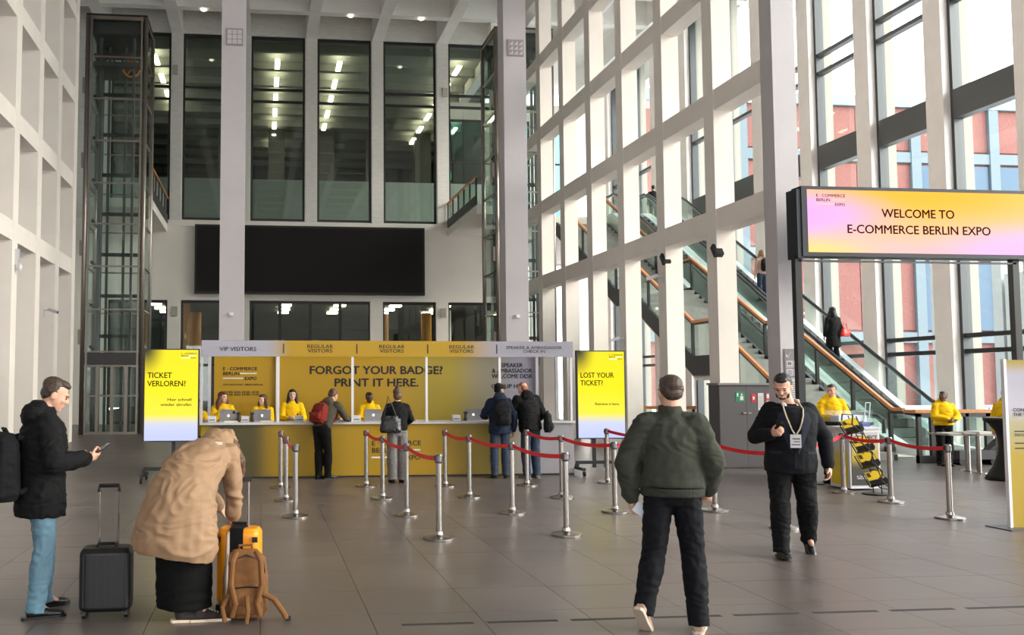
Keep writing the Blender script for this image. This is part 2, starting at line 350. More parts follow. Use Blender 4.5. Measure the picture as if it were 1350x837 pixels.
for u, ks in ((.64, range(0, 7)), (3.55, range(0, 5)), (9.25, range(0, 6)), (-4.97, range(0, 4)), (11.3, range(3, 6))):
    for k in ks:
        lab = 'warm gallery lamp, %s from the glass, %s' % (ORD[k], {.64: 'in the straight row left of centre', 3.55: 'in the slanted row of the middle window', 9.25: 'in the row seen through the right windows', -4.97: 'in the row beside the left lift tower', 11.3: 'in the rightmost row'}[u])
        d = 42.7 + 2.65 * k
        tag(MB().ub(u - .11, u + .11, d, d + 1.25, 16.66, 16.74).build('ceiling_lamp', lamp_m), lab, 'light', 'upper gallery lamps')
for ui, u in enumerate((-5.0, -1.4, 1.1, 3.7, 6.4, 8.8)):
    for k in range(4):
        d = 41.9 + 2.4 * k
        tag(MB().ub(u - .28, u + .28, d, d + .5, 5.36, 5.44).build('ceiling_lamp', lamp_m), 'square ground floor lamp, %s from the glass in the %s row from the left' % (ORD[k], ORD[ui]), 'light', 'ground floor room lamps')
orange_m = mat('orange_pillar', (214, 140, 20), .6)
for u, d in ((-2.9, 41.5), (-3.34, 40.6), (5.45, 41.8), (7.3, 41.1)):
    tag(MB().lathe([(.24, 0), (.24, 4.8 if u != -3.34 else 5.4)], W(u, d, 0), 16).build('pillar', orange_m, smooth=True), 'round orange pillar seen through the ground floor glass of the back wall', 'pillar', 'orange pillars behind the glass')
for u in (-1.6, .6, 2.4, 5.7, 8.2): MB().ub(u, u + .5, 48, 48.2, 0, 3.9).build('room_panel', mat('pale_panel', (150, 165, 155), .6), rm, absolute=True)  # plain pale panels standing in the ground floor room
ex = empty('exit_sign', W(9.35, 47, 12.2), label='green lit escape sign behind the right upper window', cat='sign')
MB().box(-.35, .35, 0, .08, 0, .35).build('panel', mat('exit_green', (30, 150, 90), .5, emit=1.2), ex)
MB().box(-.28, -.05, -.012, 0, .08, .27).build('arrow', whiteink, ex); MB().box(.05, .2, -.012, 0, .06, .29).build('figure', whiteink, ex)
# ---- right zone: end wall, facade, floor extends
rw = empty('wall_right_end', W(14, 48, 0), kind='structure')
for u in (9.35, 11.7, 14.2, 16.8): MB().ub(u, u + .5, 48, 48.5, 0, ZC).build('pier', white, rw, absolute=True)
for z in (0, 7.9, 15.7): MB().ub(9.85, 17.6, 48.02, 48.4, z, z + (.9 if z else .1)).build('band', white, rw, absolute=True)
for u in (9.85, 12.2, 14.7): window(u, u + 2.0, 8.8, 15.7, [11.0, 13.4], glass('teal_glass_%d' % int(u), (.42, .66, .68), .05), 48.1)
MB().ub(9.77, 17.2, 36.2, 48, 8.0, 8.4).build('floor_upper', white, kind='structure')
fa = empty('wall_facade', W(17.3, 25, 0), kind='structure')
XF = 17.2
PD = [24.47 + 2.87 * k for k in range(-12, 8)]
for d in PD:
    MB().ub(XF, XF + .26, d, d + .62, 0, ZC + .5).build('pillar', fpil_m, fa, absolute=True)
    MB().ub(XF + .47, XF + .78, d, d + .45, 0, ZC + .5).build('fin', mat('outside_fin', (150, 147, 138), .8), fa, absolute=True)
spm = mat('spandrel_panel', (92, 92, 92), .4, .4)
for a, b in zip(PD, PD[1:]):
    wn[0] += 1; e = empty('window_%d' % wn[0], W(XF + .35, a + 1.8, 0), kind='structure')
    x0 = a + .62; f = MB()
    f.ub(XF + .2, XF + .46, b - .1, b, 0, ZC); f.ub(XF + .28, XF + .46, x0, x0 + .07, 0, ZC); f.build('jamb', mat('jamb_grey', (70, 74, 76), .45, .4), e, absolute=True)
    MB().ub(XF + .18, XF + .46, x0 + .07, b - .1, 8.38, 9.12).build('spandrel', spm, e, absolute=True)
    for z in (2.43, 2.82, 11.4, 11.98):
        MB().ub(XF + .24, XF + .44, x0 + .07, b - .1, z, z + .11).build('transom', frame_m if z < 9 else spm, e, absolute=True)
    ze = [0.05, 2.43, 2.82, 8.38, 9.12, 11.4, 11.98, ZC]
    for p, q in zip(ze, ze[1:]):
        if (p, q) == (8.38, 9.12): continue
        MB().ub(XF + .36, XF + .37, x0 + .05, b - .06, p, q).build('pane', g_facade, e, absolute=True)
# ---- outside
MB().box(18.4, 160, -20, 170, -.6, -.3).build('floor_outside', mat('pale_paving', (205, 205, 205), .9), kind='structure')
bl = empty('brick_building', Vector((0, 75, -.3)), 0, 'long red brick building with pale blue frames outside the windows', 'building')
brickm = mat('red_brick', (124, 80, 74), .9, noise_s=6, noise_a=.15); bluef = mat('pale_blue_frame', (96, 110, 117), .7); dkwin = mat('reflecting_window', (70, 92, 112), .15)
xs = [31.3, 40.9, 48.5, 56.9, 64.4, 72, 80, 88]
MB().box(31.3, 88, .3, 9, 0, 26.6).build('wall', brickm, bl)
MB().box(31, 88.3, -.15, 9, 26.1, 27).build('cornice', mat('pale_cornice', (118, 130, 136), .7), bl)
for x in xs: MB().box(x - .45, x + .45, -.1, .32, 0, 26.1).build('pilaster', bluef, bl)
for z in (21.2, 12.6, 5.4): MB().box(31.3, 88, -.04, .31, z, z + .9).build('band', bluef, bl)
for a, b in zip(xs, xs[1:]):
    for z0, z1 in ((22.3, 26.0), (13.7, 21.0), (6.5, 12.4)):
        n = 3
        for i in range(n):
            w0 = a + .45 + (b - a - .9) * i / n; w1 = a + .45 + (b - a - .9) * (i + 1) / n
            if a > 55 and z0 < 20: MB().box(w0 + .08, w1 - .08, .1, .34, z0, z1).build('window', dkwin, bl)
            else: MB().box(w0 + .04, w1 - .04, .18, .34, z0, z1).build('brick_panel', brickm, bl)
ow = empty('concrete_block', W(37, 43, -.3), 0, 'pale concrete stair block outside the right windows', 'building')
owm = mat('bleached_concrete', (150, 150, 146), .9, noise_s=.7, noise_a=.04)
MB().box(0, 26, 0, .6, 0, 8.2).build('wall', owm, ow); MB().box(-3.4, -1.6, .2, .6, 0, 9.5).build('pier', owm, ow)
MB().hexa([Vector(p) for p in ((0, -3, 0), (14, -3, 0), (14, -.2, 0), (0, -.2, 0), (0, -3, 7.4), (14, -3, .2), (14, -.2, .2), (0, -.2, 7.4))]).build('stair', owm, ow)
def outside_rail():
    e = empty('outdoor_railing', W(19.5, 24, -.3), 0, 'grey metal bar railing outside behind the newspaper table', 'railing')
    rl = mat('galvanised', (120, 126, 130), .5, .3)
    p = MB(); p.box(0, 9, -.02, .02, 1.3, 1.36); p.box(0, 9, -.02, .02, .42, .46); p.build('rail', rl, e)
    for i in range(60): MB().box(i * .15, i * .15 + .035, -.015, .015, .1, 1.32).build('bar', rl, e)
outside_rail()
# ================================================================== FIXTURES
# ---- free standing columns
for u, l_ in ((-1.09, 'tall grey square concrete column left of centre, rising behind the VIP end of the booth'), (6.40, 'tall grey square concrete column standing before the right glass lift tower')):
    c = empty('column', W(u + .31, 24.3, 0), label=l_, cat='column', group='free-standing concrete columns')
    MB().box(-.31, .31, -.3, .3, 0, ZC).build('shaft', column_m, c)
    MB().box(-.05, .05, -.36, -.3, 3.42, 3.5).build('sensor', white, c)
    pl_ = MB().box(-.2, .24, -.33, -.301, 10.47, 10.92).build('emblem_plate', mat('plate_grey', (150, 140, 144), .5), c)
    q = MB()
    for i in range(3):
        for j in range(3):
            x = -.16 + i * .13; z = 10.51 + j * .13
            if u < 0: q.box(x, x + .11, -.336, -.33, z, z + .11)
            else: q.add([(x, -.336, z), (x + .11, -.336, z), (x + .11, -.336, z + .11), (x, -.331, z), (x + .11, -.331, z), (x + .11, -.331, z + .11)], [(0, 1, 2), (3, 5, 4), (0, 3, 4, 1), (1, 4, 5, 2), (2, 5, 3, 0)])
    q.build('emblem', mat('emblem_pale', (196, 190, 194), .5), c)
# ---- lift towers
def tower(u0, u1, d0, d1, zt, label, wheel):
    e = empty('lift_tower', W((u0 + u1) / 2, (d0 + d1) / 2, 0), label=label, cat='lift', group='glass lift towers')
    zs = [.0, 1.3, 2.3, 2.78, 4.2, 5.66, 7.1, 8.5, 9.95, 11.4, 12.85, zt]
    for u, d in ((u0, d0), (u1, d0), (u0, d1), (u1, d1)):
        MB().lathe([(.075, 0), (.075, zt)], W(u, d, 0), 12).build('post', tsteel, e, smooth=True, absolute=True)
    for u in (u0 + .13, u1 - .13): MB().box(u - .03, u + .03, d0 - .06, d0, 0, zt).build('post_strip', tsteel, e, absolute=True)
    for z in zs[1:]:
        f = MB(); w = .05 if z < zt else .12
        f.box(u0, u1, d0 - .03, d0 + .03, z - w, z); f.box(u0, u1, d1 - .03, d1 + .03, z - w, z); f.box(u0 - .03, u0 + .03, d0, d1, z - w, z); f.box(u1 - .03, u1 + .03, d0, d1, z - w, z)
        f.build('ring_beam', tsteel if z not in (2.3,) else tsteel, e, absolute=True)
    for p, q in zip(zs, zs[1:]):
        MB().box(u0 + .08, u1 - .08, d0 - .005, d0 + .005, p, q - .06).build('glass_pane', g_tower, e, absolute=True)
        MB().box(u0 + .08, u1 - .08, d1 - .005, d1 + .005, p, q - .06).build('glass_pane', g_tower, e, absolute=True)
        for u in (u0, u1): MB().box(u - .005, u + .005, d0 + .08, d1 - .08, p, q - .06).build('glass_pane', g_tower, e, absolute=True)
    MB().box(u0 - .05, u1 + .05, d0 - .05, d1 + .05, zt, zt + .06).build('roof', frame_m, e, absolute=True)
    rails = MB(); um = (u0 + u1) / 2
    for u in (u0 + .28, u0 + .5, um + .1, u1 - .3): rails.box(u - .045, u + .045, d1 - .5, d1 - .42, 0, zt - .3)
    rails.box(u0 + .3, u0 + .42, d0 + .6, d0 + .72, 0, zt - .3); rails.box(u1 - .5, u1 - .42, d0 + .5, d0 + .6, 0, zt - .3)
    rails.build('guide_rail', grey_m, e, absolute=True)
    for z in zs[3:-1]:
        MB().box(u0 + .2, u1 - .2, d1 - .55, d1 - .45, z + .5, z + .62).build('bracket', frame_m, e, absolute=True)
        MB().bar((u0 + .2, d1 - .5, z + .05), (u0 + .2, d0 + .3, z + .15), .08).build('bracket', frame_m, e, absolute=True)
    MB().box(u0 + .1, u1 - .1, d0 + .2, d1 - .1, zt - .55, zt - .12).build('machine_frame', frame_m, e, absolute=True)
    MB().box(u0 + .15, u1 - .15, d0 + .25, d1 - .15, zt - 1.65, zt - 1.5).build('machine_deck', mat('machine_dark', (44, 48, 50), .6), e, absolute=True)
    MB().box(u0 + .15, u1 - .15, d1 - .2, d1 - .16, zt - 1.5, zt - .5).build('machine_back', mat('machine_dark', (44, 48, 50), .6), e, absolute=True)
    for i in range(5): MB().box(u0 + .35 + i * .3, u0 + .57 + i * .3, d1 - .26, d1 - .2, zt - .98, zt - .93).build('vent_slot', whiteink, e, absolute=True)
    if wheel:
        cx, cz, yy = um + .42, zt - 1.62, d0 + .6
        w = MB().tube([(cx + .28 * math.cos(a), yy, cz + .28 * math.sin(a)) for a in [math.pi * 2 * i / 24 for i in range(24)]], .035, 6, close=True)
        for i in range(5): a = math.pi * 2 * i / 5 + .3; w.bar((cx, yy, cz), (cx + .27 * math.cos(a), yy, cz + .27 * math.sin(a)), .03)
        w.build('drive_wheel', mat('wheel_orange', (230, 140, 30), .5), e, absolute=True)
    # landing doors at the foot
    k = MB()
    n = 4
    for u in (u0 + .52, u0 + 1.0, u0 + 1.46): k.box(u - .05, u + .05, d0 - .09, d0 - .01, 0, 2.3)
    k.box(u0 + .1, u1 - .1, d0 - .08, d0, 0, .08)
    k.build('door_frame', tsteel, e, absolute=True)
    MB().box(u0 + .02, u1 - .02, d0 - .02, d0 + .5, 2.32, 2.72).build('door_header', mat('header_dark', (70, 70, 70), .4, .3), e, absolute=True)
    for z in (3.0, 6.0, 9.0, 11.6): MB().box(u0 - .16, u0 - .07, d0 + .02, d0 + .2, z, z + .5).build('wall_anchor', tsteel, e, absolute=True)
    return e
tower(-5.97, -4.03, 32, 34, 14.25, 'tall glass and steel lift tower at the left wall, orange wheel at its top', True)
tower(8.25, 10.3, 32, 34, 14.38, 'tall glass and steel lift tower on the right, half hidden by the grey column', False)
# ---- walkways along the towers
def walkway(u, w, label):
    e = empty('walkway', W(u, 37, 8.05), label=label, cat='walkway', group='side walkways')
    a = u if w > 0 else u + w; b = u + w if w > 0 else u
    MB().box(a, b, 34.12, DB, 8.05, 8.38).build('deck', white, e, absolute=True)
    r = MB(); x = u
    r.box(x - .03, x + .03, 34.12, DB, 8.4, 8.75); r.build('kick_plate', frame_m, e, absolute=True)
    for i in range(6):
        d = 34.14 + i * 1.07; MB().box(x - .03, x + .03, d, d + .06, 8.7, 9.45).build('baluster', frame_m, e, absolute=True)
        if i < 5: MB().box(x - .006, x + .006, d + .06, d + 1.08, 8.75, 9.4).build('glass_panel', g_rail, e, absolute=True)
    MB().box(x - .05, x + .05, 34.12, DB, 9.43, 9.5).build('handrail', wood, e, absolute=True)
walkway(8.0, 2.0, 'white walkway with dark glazed rail from the right lift tower to the back wall')
walkway(-4.0, -2.0, 'white walkway with dark glazed rail beside the left lift tower')
# ---- big dark screen on the back wall
e = empty('wall_screen', W(2.05, DB - .3, sz(5.14)), label='large switched-off black screen across the white back wall', cat='screen')
MB().box(-2.6 * S_ - 2.05, 6.38 * S_ - 2.05, -.04, .28, 0, (7.82 - 5.14) * S_).build('frame', black, e)
MB().box(-2.52 * S_ - 2.05, 6.30 * S_ - 2.05, -.06, -.035, .09, (7.82 - 5.14) * S_ - .09).build('display', mat('dark_display', (24, 23, 22), .5, spec=.2), e)
# ---- wall boxes
for u, z, pl_ in ((-3.64 * S_ + .2, 4.9, 'low beside the left lift tower'), (6.885 * S_ + .2, 4.9, 'low beside the right tower'), (-3.55 * S_, 15.2, 'high on the left pier'), (7.2 * S_, 14.6, 'high on the right pier')):
    tag(MB().box(u, u + .22, DB - .08, DB, z - .4, z).build('wall_speaker', mat('beige_box', (176, 172, 160), .6)), 'small beige wall box ' + pl_, 'speaker', 'wall boxes')
# ---- cameras and door sensors
def cctv(loc, rz, label):
    e = empty('security_camera', loc, rz, label, 'camera', 'security cameras'); e.scale = (.6, .6, .6)
    MB().box(-.04, .04, -.02, .0, -.3, .1).build('bracket', alu, e); MB().bar((0, -.02, 0), (.05, -.35, .03), .04).build('arm', alu, e)
    MB().bar((.05, -.2, .04), (.12, -.62, -.1), .13, .12).build('housing', alu, e); MB().bar((.12, -.60, -.09), (.125, -.63, -.1), .1, .09).build('lens', black, e)
cctv((-5.5, 24.35, 3.55), R(60), 'white security camera on the left lattice beside the lift tower')
cctv((9.35, 23.3, 2.85), R(-120), 'white box camera on a right lattice column above the lost ticket screen')
cctv((9.35, 20.9, 4.2), R(-120), 'slim white camera high on a right lattice column')
for d, z, l_ in ((18.4, 4.45, 'black spotlight on the right lattice, nearer the wide end column'), (20.9, 4.6, 'black spotlight on the right lattice, behind the others')):
    e = empty('spotlight', (9.38, d, z), 0, l_, 'light'); MB().bar((0, 0, .1), (.0, -.16, -.12), .18, .12).build('head', black, e); MB().box(-.02, .02, -.02, .02, 0, .2).build('bracket', black, e)
e = empty('door_intercom', (-5.5, 21.4, 4.35), 0, 'white wall sensor high on the left lattice column', 'sensor'); MB().box(0, .09, 0, .12, 0, .35).build('body', alu, e); MB().ell((.1, .06, -.06), (.06, .06, .1)).build('dome', alu, e)
# ---- sign on the wide end column
e = empty('wayfinding_sign', W(9.565, 15.97, 1.8), label='grey wayfinding sign with arrow and pictograms on the wide end column', cat='sign')
MB().box(-.165, .165, -.01, .01, 0, .52).build('plate', mat('sign_grey', (120, 114, 118), .5), e)
for i in (0, 1):
    for j in (0, 1):
        b_ = MB().box(-.135 + i * .14, -.01 + i * .14, -.014, -.009, .03 + j * .15, .155 + j * .15).build('pictogram_field', mat('sign_pale', (190, 184, 188), .5), e)
        q = MB(); x = -.135 + i * .14; z = .03 + j * .15
        for k in range(3): q.box(x + .03 + k * .025, x + .045 + k * .025, -.004, -.001, .05, .1) if (i + j) % 2 else q.box(x + .025, x + .1, -.004, -.001, .035 + k * .025, .047 + k * .025)
        q.box(x + .02, x + .105, -.004, -.001, .015, .022)
        o = q.build('pictogram', mat('sign_ink', (96, 88, 92), .5), b_); o.location = (0, -.014, z)
q = MB().bar((-.13, -.013, .37), (-.05, -.013, .45), .018, .006).bar((-.13, -.013, .37), (-.075, -.013, .37), .018, .006).bar((-.13, -.013, .37), (-.13, -.013, .425), .018, .006); q.build('arrow', mat('sign_white', (225, 220, 222), .5), e)
e = empty('information_list', W(9.6, 15.97, 1.36), label='pale text panel below the wayfinding sign', cat='sign')
MB().box(-.13, .14, -.008, .01, 0, .4).build('plate', mat('list_pale', (196, 192, 194), .5), e)
q = MB(); [q.box(-.08, .1 - (i * 7 % 4) * .02, -.011, -.008, .35 - i * .038, .362 - i * .038) for i in range(9)]; q.build('text_lines', mat('sign_ink', (96, 88, 92), .5), e)
# ---- grey cabinet
e = empty('cabinet', W(9.80, 17.78, 0), label='dark grey two-door metal cabinet between the lattice columns', cat='cabinet')
cg = mat('cabinet_grey', (84, 80, 82), .5); L_, R_ = -.73, .73
MB().box(L_, R_, .02, .45, 0, 1.66).build('body', cg, e); MB().box(L_ - .03, R_ + .03, -.03, .47, 1.66, 1.70).build('top', mat('cabinet_top', (130, 126, 126), .4), e)
for a, b, hx in ((L_ + .005, -.163, -.2), (-.157, R_ - .005, -.12)):
    d_ = MB().box(a, b, 0, .022, .03, 1.64).build('door', cg, e)
    MB().box(hx - .05, hx + .05, -.03, 0, 1.09, 1.115).build('handle', steel, d_)
def sticker(x, z, w, h, c, nm, marks):
    s_ = MB().box(x, x + w, -.006, 0, z - h, z).build(nm, mat(nm, c, .5), e); q = MB()
    for a, b, c_, d_ in marks: q.box(x + a * w, x + b * w, -.009, -.006, z - h + c_ * h, z - h + d_ * h)
    q.build('symbol', whiteink, s_)
sticker(-.39, 1.53, .19, .2, (20, 130, 84), 'first_aid_sticker', [(.15, .3, .5, .85), (.5, .85, .15, .55), (.6, .75, .6, .8)])
sticker(-.06, 1.48, .1, .16, (200, 30, 44), 'fire_sticker', [(.3, .7, .3, .7)])
sticker(.08, 1.5, .12, .34, (214, 206, 208), 'notice_sheet', [(0, 0.01, 0, .01)])
q = MB(); [q.box(.1, .18, -.009, -.006, 1.22 + i * .04, 1.228 + i * .04) for i in range(6)]; q.build('notice_text', mat('sign_ink', (96, 88, 92), .5), e)
sticker(.25, 1.5, .14, .23, (206, 90, 70), 'fire_notice', [(.1, .45, .55, .9), (.1, .9, .1, .3), (.55, .9, .55, .9)])
# ================================================================== STAIR
def line_z(pts, d):
    for (a, za), (b, zb) in zip(pts, pts[1:]):
        if a <= d <= b: return za + (zb - za) * (d - a) / (b - a)
    return pts[-1][1] if d > pts[-1][0] else pts[0][1]
NOS = [(19.3, .0), (23.5, 2.32), (24.5, 2.32), (28.9, 4.68), (30.0, 4.68), (36.9, 8.4)]
st = empty('staircase', W(12.85, 19.3, 0), label='grey staircase with glass sides and wooden handrails behind the right lattice', cat='staircase')
stepm = mat('stair_stone', (150, 150, 146), .7, noise_s=4)
for (a, za), (b, zb) in zip(NOS, NOS[1:]):
    if zb > za:
        n = int(round((zb - za) / .166))
        for i in range(n):
            d0 = a + (b - a) * i / n; z1 = za + (zb - za) * (i + 1) / n
            MB().box(11.85, 13.85, d0, b if i == n - 1 else d0 + (b - a) / n + .3, max(z1 - .166, 0), z1).build('step', stepm, st, absolute=True)
    else: MB().box(11.85, 13.85, a - .02, b + .2, za - .25, za).build('landing', stepm, st, absolute=True)
for u in (11.8, 13.9):
    q = MB(); f2 = MB()
    for (a, za), (b, zb) in zip(NOS, NOS[1:]):
        q.hexa([Vector(p) for p in ((u - .04, a, max(za - .42, 0)), (u + .04, a, max(za - .42, 0)), (u + .04, b, zb - .42), (u - .04, b, zb - .42), (u - .04, a, za + .12), (u + .04, a, za + .12), (u + .04, b, zb + .12), (u - .04, b, zb + .12))])
    q.build('stringer', frame_m, st, absolute=True)
    hr = [Vector((u, d, z + 1.06)) for d, z in NOS]
    if u > 13: hr = [Vector((u, 19.0, 1.12)), Vector((u, 19.35, 1.12))] + hr[1:]
    h = MB()
    for a, b in zip(hr, hr[1:]): h.bar(a, b, .07, .07)
    h.build('handrail', wood, st, absolute=True)
    h = MB()
    for a, b in zip(hr, hr[1:]): h.bar(a - Vector((0, 0, .07)), b - Vector((0, 0, .07)), .05, .06)
    h.build('top_rail', frame_m, st, absolute=True)
    ds = [19.4, 20.7, 22.1, 23.45, 24.5, 25.9, 27.4, 28.85, 30.0, 31.6, 33.2, 34.9, 36.7]
    for d in ds: z = line_z(NOS, d); MB().box(u - .035, u + .035, d, d + .08, z, z + 1.0).build('baluster', frame_m, st, absolute=True)
    for a, b in zip(ds, ds[1:]):
        za, zb = line_z(NOS, a + .08), line_z(NOS, b); a += .08
        MB().hexa([Vector(p) for p in ((u - .006, a, za + .14), (u + .006, a, za + .14), (u + .006, b, zb + .14), (u - .006, b, zb + .14), (u - .006, a, za + .96), (u + .006, a, za + .96), (u + .006, b, zb + .96), (u - .006, b, zb + .96))]).build('glass_panel', g_rail, st, absolute=True)
q = MB()
for (a, za), (b, zb) in zip(NOS, NOS[1:]):
    za2, zb2 = max(za - .25, 0), zb - .25
    q.hexa([Vector(p) for p in ((11.85, a, max(za - .55, -.02)), (13.85, a, max(za - .55, -.02)), (13.85, b, zb - .55), (11.85, b, zb - .55), (11.85, a, za2), (13.85, a, za2), (13.85, b, zb2), (11.85, b, zb2))])
q.build('soffit', white, st, absolute=True)
# ================================================================== ESCALATORS
sil = mat('escalator_steel', (190, 196, 200), .3, .7); skirt = mat('escalator_deck', (226, 230, 232), .35); stepd = mat('escalator_step', (84, 86, 86), .6)
def esc(uc, label):
    e = empty('escalator', W(uc, 21, 0), label=label, cat='escalator', group='escalators behind the stair')
    L = [(20.2, .0), (21.2, .05), (21.9, .32), (35.2, 8.0), (36.0, 8.38), (37.2, 8.4)]
    n = 0
    stp = []
    d = 21.2
    while d < 35.9:
        z = line_z(L, d + .3)
        stp.append(MB().box(uc - .5, uc + .5, d, d + .42, z - .22, z).build('step', stepd, e, absolute=True)); d += .4
    for s_ in (-1, 1):
        u = uc + s_ * .62
        q = MB(); h = MB(); g2 = MB()
        for (a, za), (b, zb) in zip(L, L[1:]):
            q.hexa([Vector(p) for p in ((u - .1, a, max(za - .5, 0)), (u + .1, a, max(za - .5, 0)), (u + .1, b, max(zb - .5, 0)), (u - .1, b, max(zb - .5, 0)), (u - .1, a, za + .16), (u + .1, a, za + .16), (u + .1, b, zb + .16), (u - .1, b, zb + .16))])
            g2.hexa([Vector(p) for p in ((u - .008, a, za + .16), (u + .008, a, za + .16), (u + .008, b, zb + .16), (u - .008, b, zb + .16), (u - .008, a, za + .9), (u + .008, a, za + .9), (u + .008, b, zb + .9), (u - .008, b, zb + .9))])
        q.build('deck', skirt, e, absolute=True); g2.build('glass_balustrade', g_rail, e, absolute=True)
        pts = [(u, d, z + .95) for d, z in L]; pts = [(u, 20.0, .55), (u, 20.0, .85)] + pts[0:] + [(u, 37.4, 9.1)]
        MB().tube(pts, .045, 8).build('handrail', mat('handrail_rubber', (40, 44, 48), .3), e, absolute=True)
        b2 = MB()
        for a, b in zip(pts[1:], pts[2:]): b2.bar(Vector(a) - Vector((0, 0, .06)), Vector(b) - Vector((0, 0, .06)), .03, .03)
        b2.build('rail_profile', sil, e, absolute=True)
    q = MB()
    for (a, za), (b, zb) in zip(L, L[1:]): q.hexa([Vector(p) for p in ((uc - .6, a, max(za - 1.0, -.02)), (uc + .6, a, max(za - 1.0, -.02)), (uc + .6, b, max(zb - 1.0, 0)), (uc - .6, b, max(zb - 1, 0)), (uc - .6, a, max(za - .35, 0)), (uc + .6, a, max(za - .35, 0)), (uc + .6, b, max(zb - .35, 0.02)), (uc - .6, b, max(zb - .35, .02)))])
    q.build('truss_cover', white, e, absolute=True)
esc(14.75, 'escalator with dark steps directly behind the glass-sided staircase')
esc(16.15, 'escalator nearest the tall windows carrying the woman with the red bag')
# end screen of the stairwell
e = empty('stairwell_screen', W(14.6, 18.95, 0), label='dark post balustrade with wooden handrail closing the foot of the escalators', cat='balustrade')
for a, b in (((13.3, 18.25), (13.95, 18.9)),) : pass
sx = [13.9, 14.22, 14.62, 15.05, 15.5]
for i, u in enumerate([13.85, 14.15, 14.5, 14.95, 15.42]): MB().box(u, u + (.16 if i in (1, 4) else .08), 18.5, 18.58, 0, 1.05).build('post', frame_m, e, absolute=True)
MB().box(13.85, 15.58, 18.48, 18.6, 0, .16).build('kick_plate', frame_m, e, absolute=True); MB().box(13.85, 15.58, 18.5, 18.58, .98, 1.06).build('top_rail', frame_m, e, absolute=True)
MB().box(13.8, 15.6, 18.5, 18.58, 1.06, 1.13).build('handrail', wood, e, absolute=True)
for a, b in ((13.93, 14.15), (14.31, 14.5), (14.58, 14.95), (15.03, 15.42)): MB().box(a, b, 18.535, 18.545, .16, .98).build('glass_panel', g_rail, e, absolute=True)
MB().box(13.87, 13.93, 18.58, 18.96, 1.05, 1.12).build('handrail_return', wood, e, absolute=True)
MB().box(15.6, 17.2, 18.52, 18.56, 1.0, 1.03).build('wall_bar', steel, e, absolute=True)
# low rail with wood top behind the lattice on the left of the stair
e = empty('landing_rail', W(9.9, 24, 0), label='low glass rail with wooden top seen between the right lattice columns', cat='railing')
MB().box(9.9, 11.6, 24, 24.08, 1.0, 1.08).build('handrail', wood, e, absolute=True); MB().box(9.9, 11.6, 24.035, 24.045, .1, 1.0).build('glass_panel', g_rail, e, absolute=True)
for u in (9.9, 10.7, 11.5): MB().box(u, u + .06, 24.01, 24.07, 0, 1.0).build('post', frame_m, e, absolute=True)
# ================================================================== BOOTH
YL = (158, 132, 8); GR = (152, 148, 158)
hdr_m = ramp('header_print', [(0, (160, 158, 170)), (.16, (160, 158, 170)), (.24, (170, 134, 14)), (.68, (170, 134, 8)), (.80, (150, 147, 158)), (1, (150, 147, 158))], 'x', .55)
front_m = ramp('front_print', [(0, (150, 128, 20)), (.05, (66, 60, 40)), (.13, (74, 66, 30)), (.2, (160, 126, 2)), (.6, (168, 131, 2)), (.78, (150, 134, 60)), (.88, (150, 146, 152)), (1, (150, 146, 152))], 'x', .55)
back_m = ramp('back_print', [(0, (174, 136, 2)), (.5, (170, 133, 2)), (.72, (158, 138, 40)), (.85, (140, 132, 112)), (.95, (150, 146, 162)), (1, (148, 144, 158))], 'x', .55)
panel_m = ramp('left_panel_print', [(0, (176, 140, 4)), (1, (168, 132, 4))], 'z', .55)
bo = empty('registration_booth', W(2.37, 17.0, 0), label='long yellow registration booth with lilac ends and printed header', cat='booth')
X0, X1 = -1.08 - 2.37, 5.81 - 2.37
hd = MB().box(X0, X1, 0, .06, 2.19, 2.48).build('header_panel', hdr_m, bo)
fr = MB().box(X0, X1, .02, .08, .03, .96).build('front_panel', front_m, bo)
MB().box(X0, X1, .03, .07, 0, .03).build('plinth', black, bo)
MB().box(X0 - .02, X1 + .02, -.03, .62, .96, 1.0).build('counter_top', mat('counter_white', (190, 188, 190), .4), bo)
for x in (X0, X1 - .06): MB().box(x, x + .06, .08, 1.8, .0, .96).build('side_panel', mat('booth_lilac', (150, 146, 154), .55), bo)
bp_ = MB().box(-.94 - 2.37, 5.61 - 2.37, 1.78, 1.84, 0, 2.48).build('back_panel', back_m, bo)
for x in (-1.075, .297, 1.652, 3.023, 4.405, 5.774): MB().box(x - 2.37 - .022, x - 2.37 + .022, .02, .06, 1.0, 2.19).build('front_post', alu, bo)
for x in (-1.03, .31, 5.63, 6.05): MB().box(x - 2.37 - .03, x - 2.37 + .03, 1.72, 1.78, 0, 2.48).build('back_post', alu, bo)
for x in (X0 + .02, X1 - .02):
    for z in (2.46, 1.0): MB().box(x - .02, x + .02, .06, 1.78, z - .04, z).build('side_beam', alu, bo)
for x in (.392, 1.729, 3.045, 4.348): MB().box(x - 2.37 - .009, x - 2.37 + .009, -.004, 0, 2.25, 2.42).build('divider', ink, hd)
text('VIP VISITORS', .075, (-.43 - 2.37, -.004, 2.29), ink, hd, width=.66, bold=.006)
for x in (1.054, 2.374, 3.68): text('REGULAR\nVISITORS', .066, (x - 2.37, -.004, 2.345), ink, hd, width=.47, space=.88, bold=.004)
text('SPEAKER & AMBASSADOR\nCHECK IN', .056, (5.06 - 2.37, -.004, 2.34), ink, hd, width=1.07, space=.9, bold=.003)
text('FORGOT YOUR BADGE?', .165, (2.31 - 2.37, 1.775, 1.89), ink, bp_, width=2.7, bold=.02)
text('PRINT IT HERE.', .165, (2.31 - 2.37, 1.775, 1.64), ink, bp_, width=1.7, bold=.02)
text('SPEAKER\n& AMBASSADOR\nWELCOME DESK', .085, (5.12 - 2.37, 1.775, 2.03), ink, bp_, width=.86, space=.96, bold=.02)
text('GROUP HERE', .085, (5.06 - 2.37, 1.775, 1.6), ink, bp_, width=.75, bold=.02)
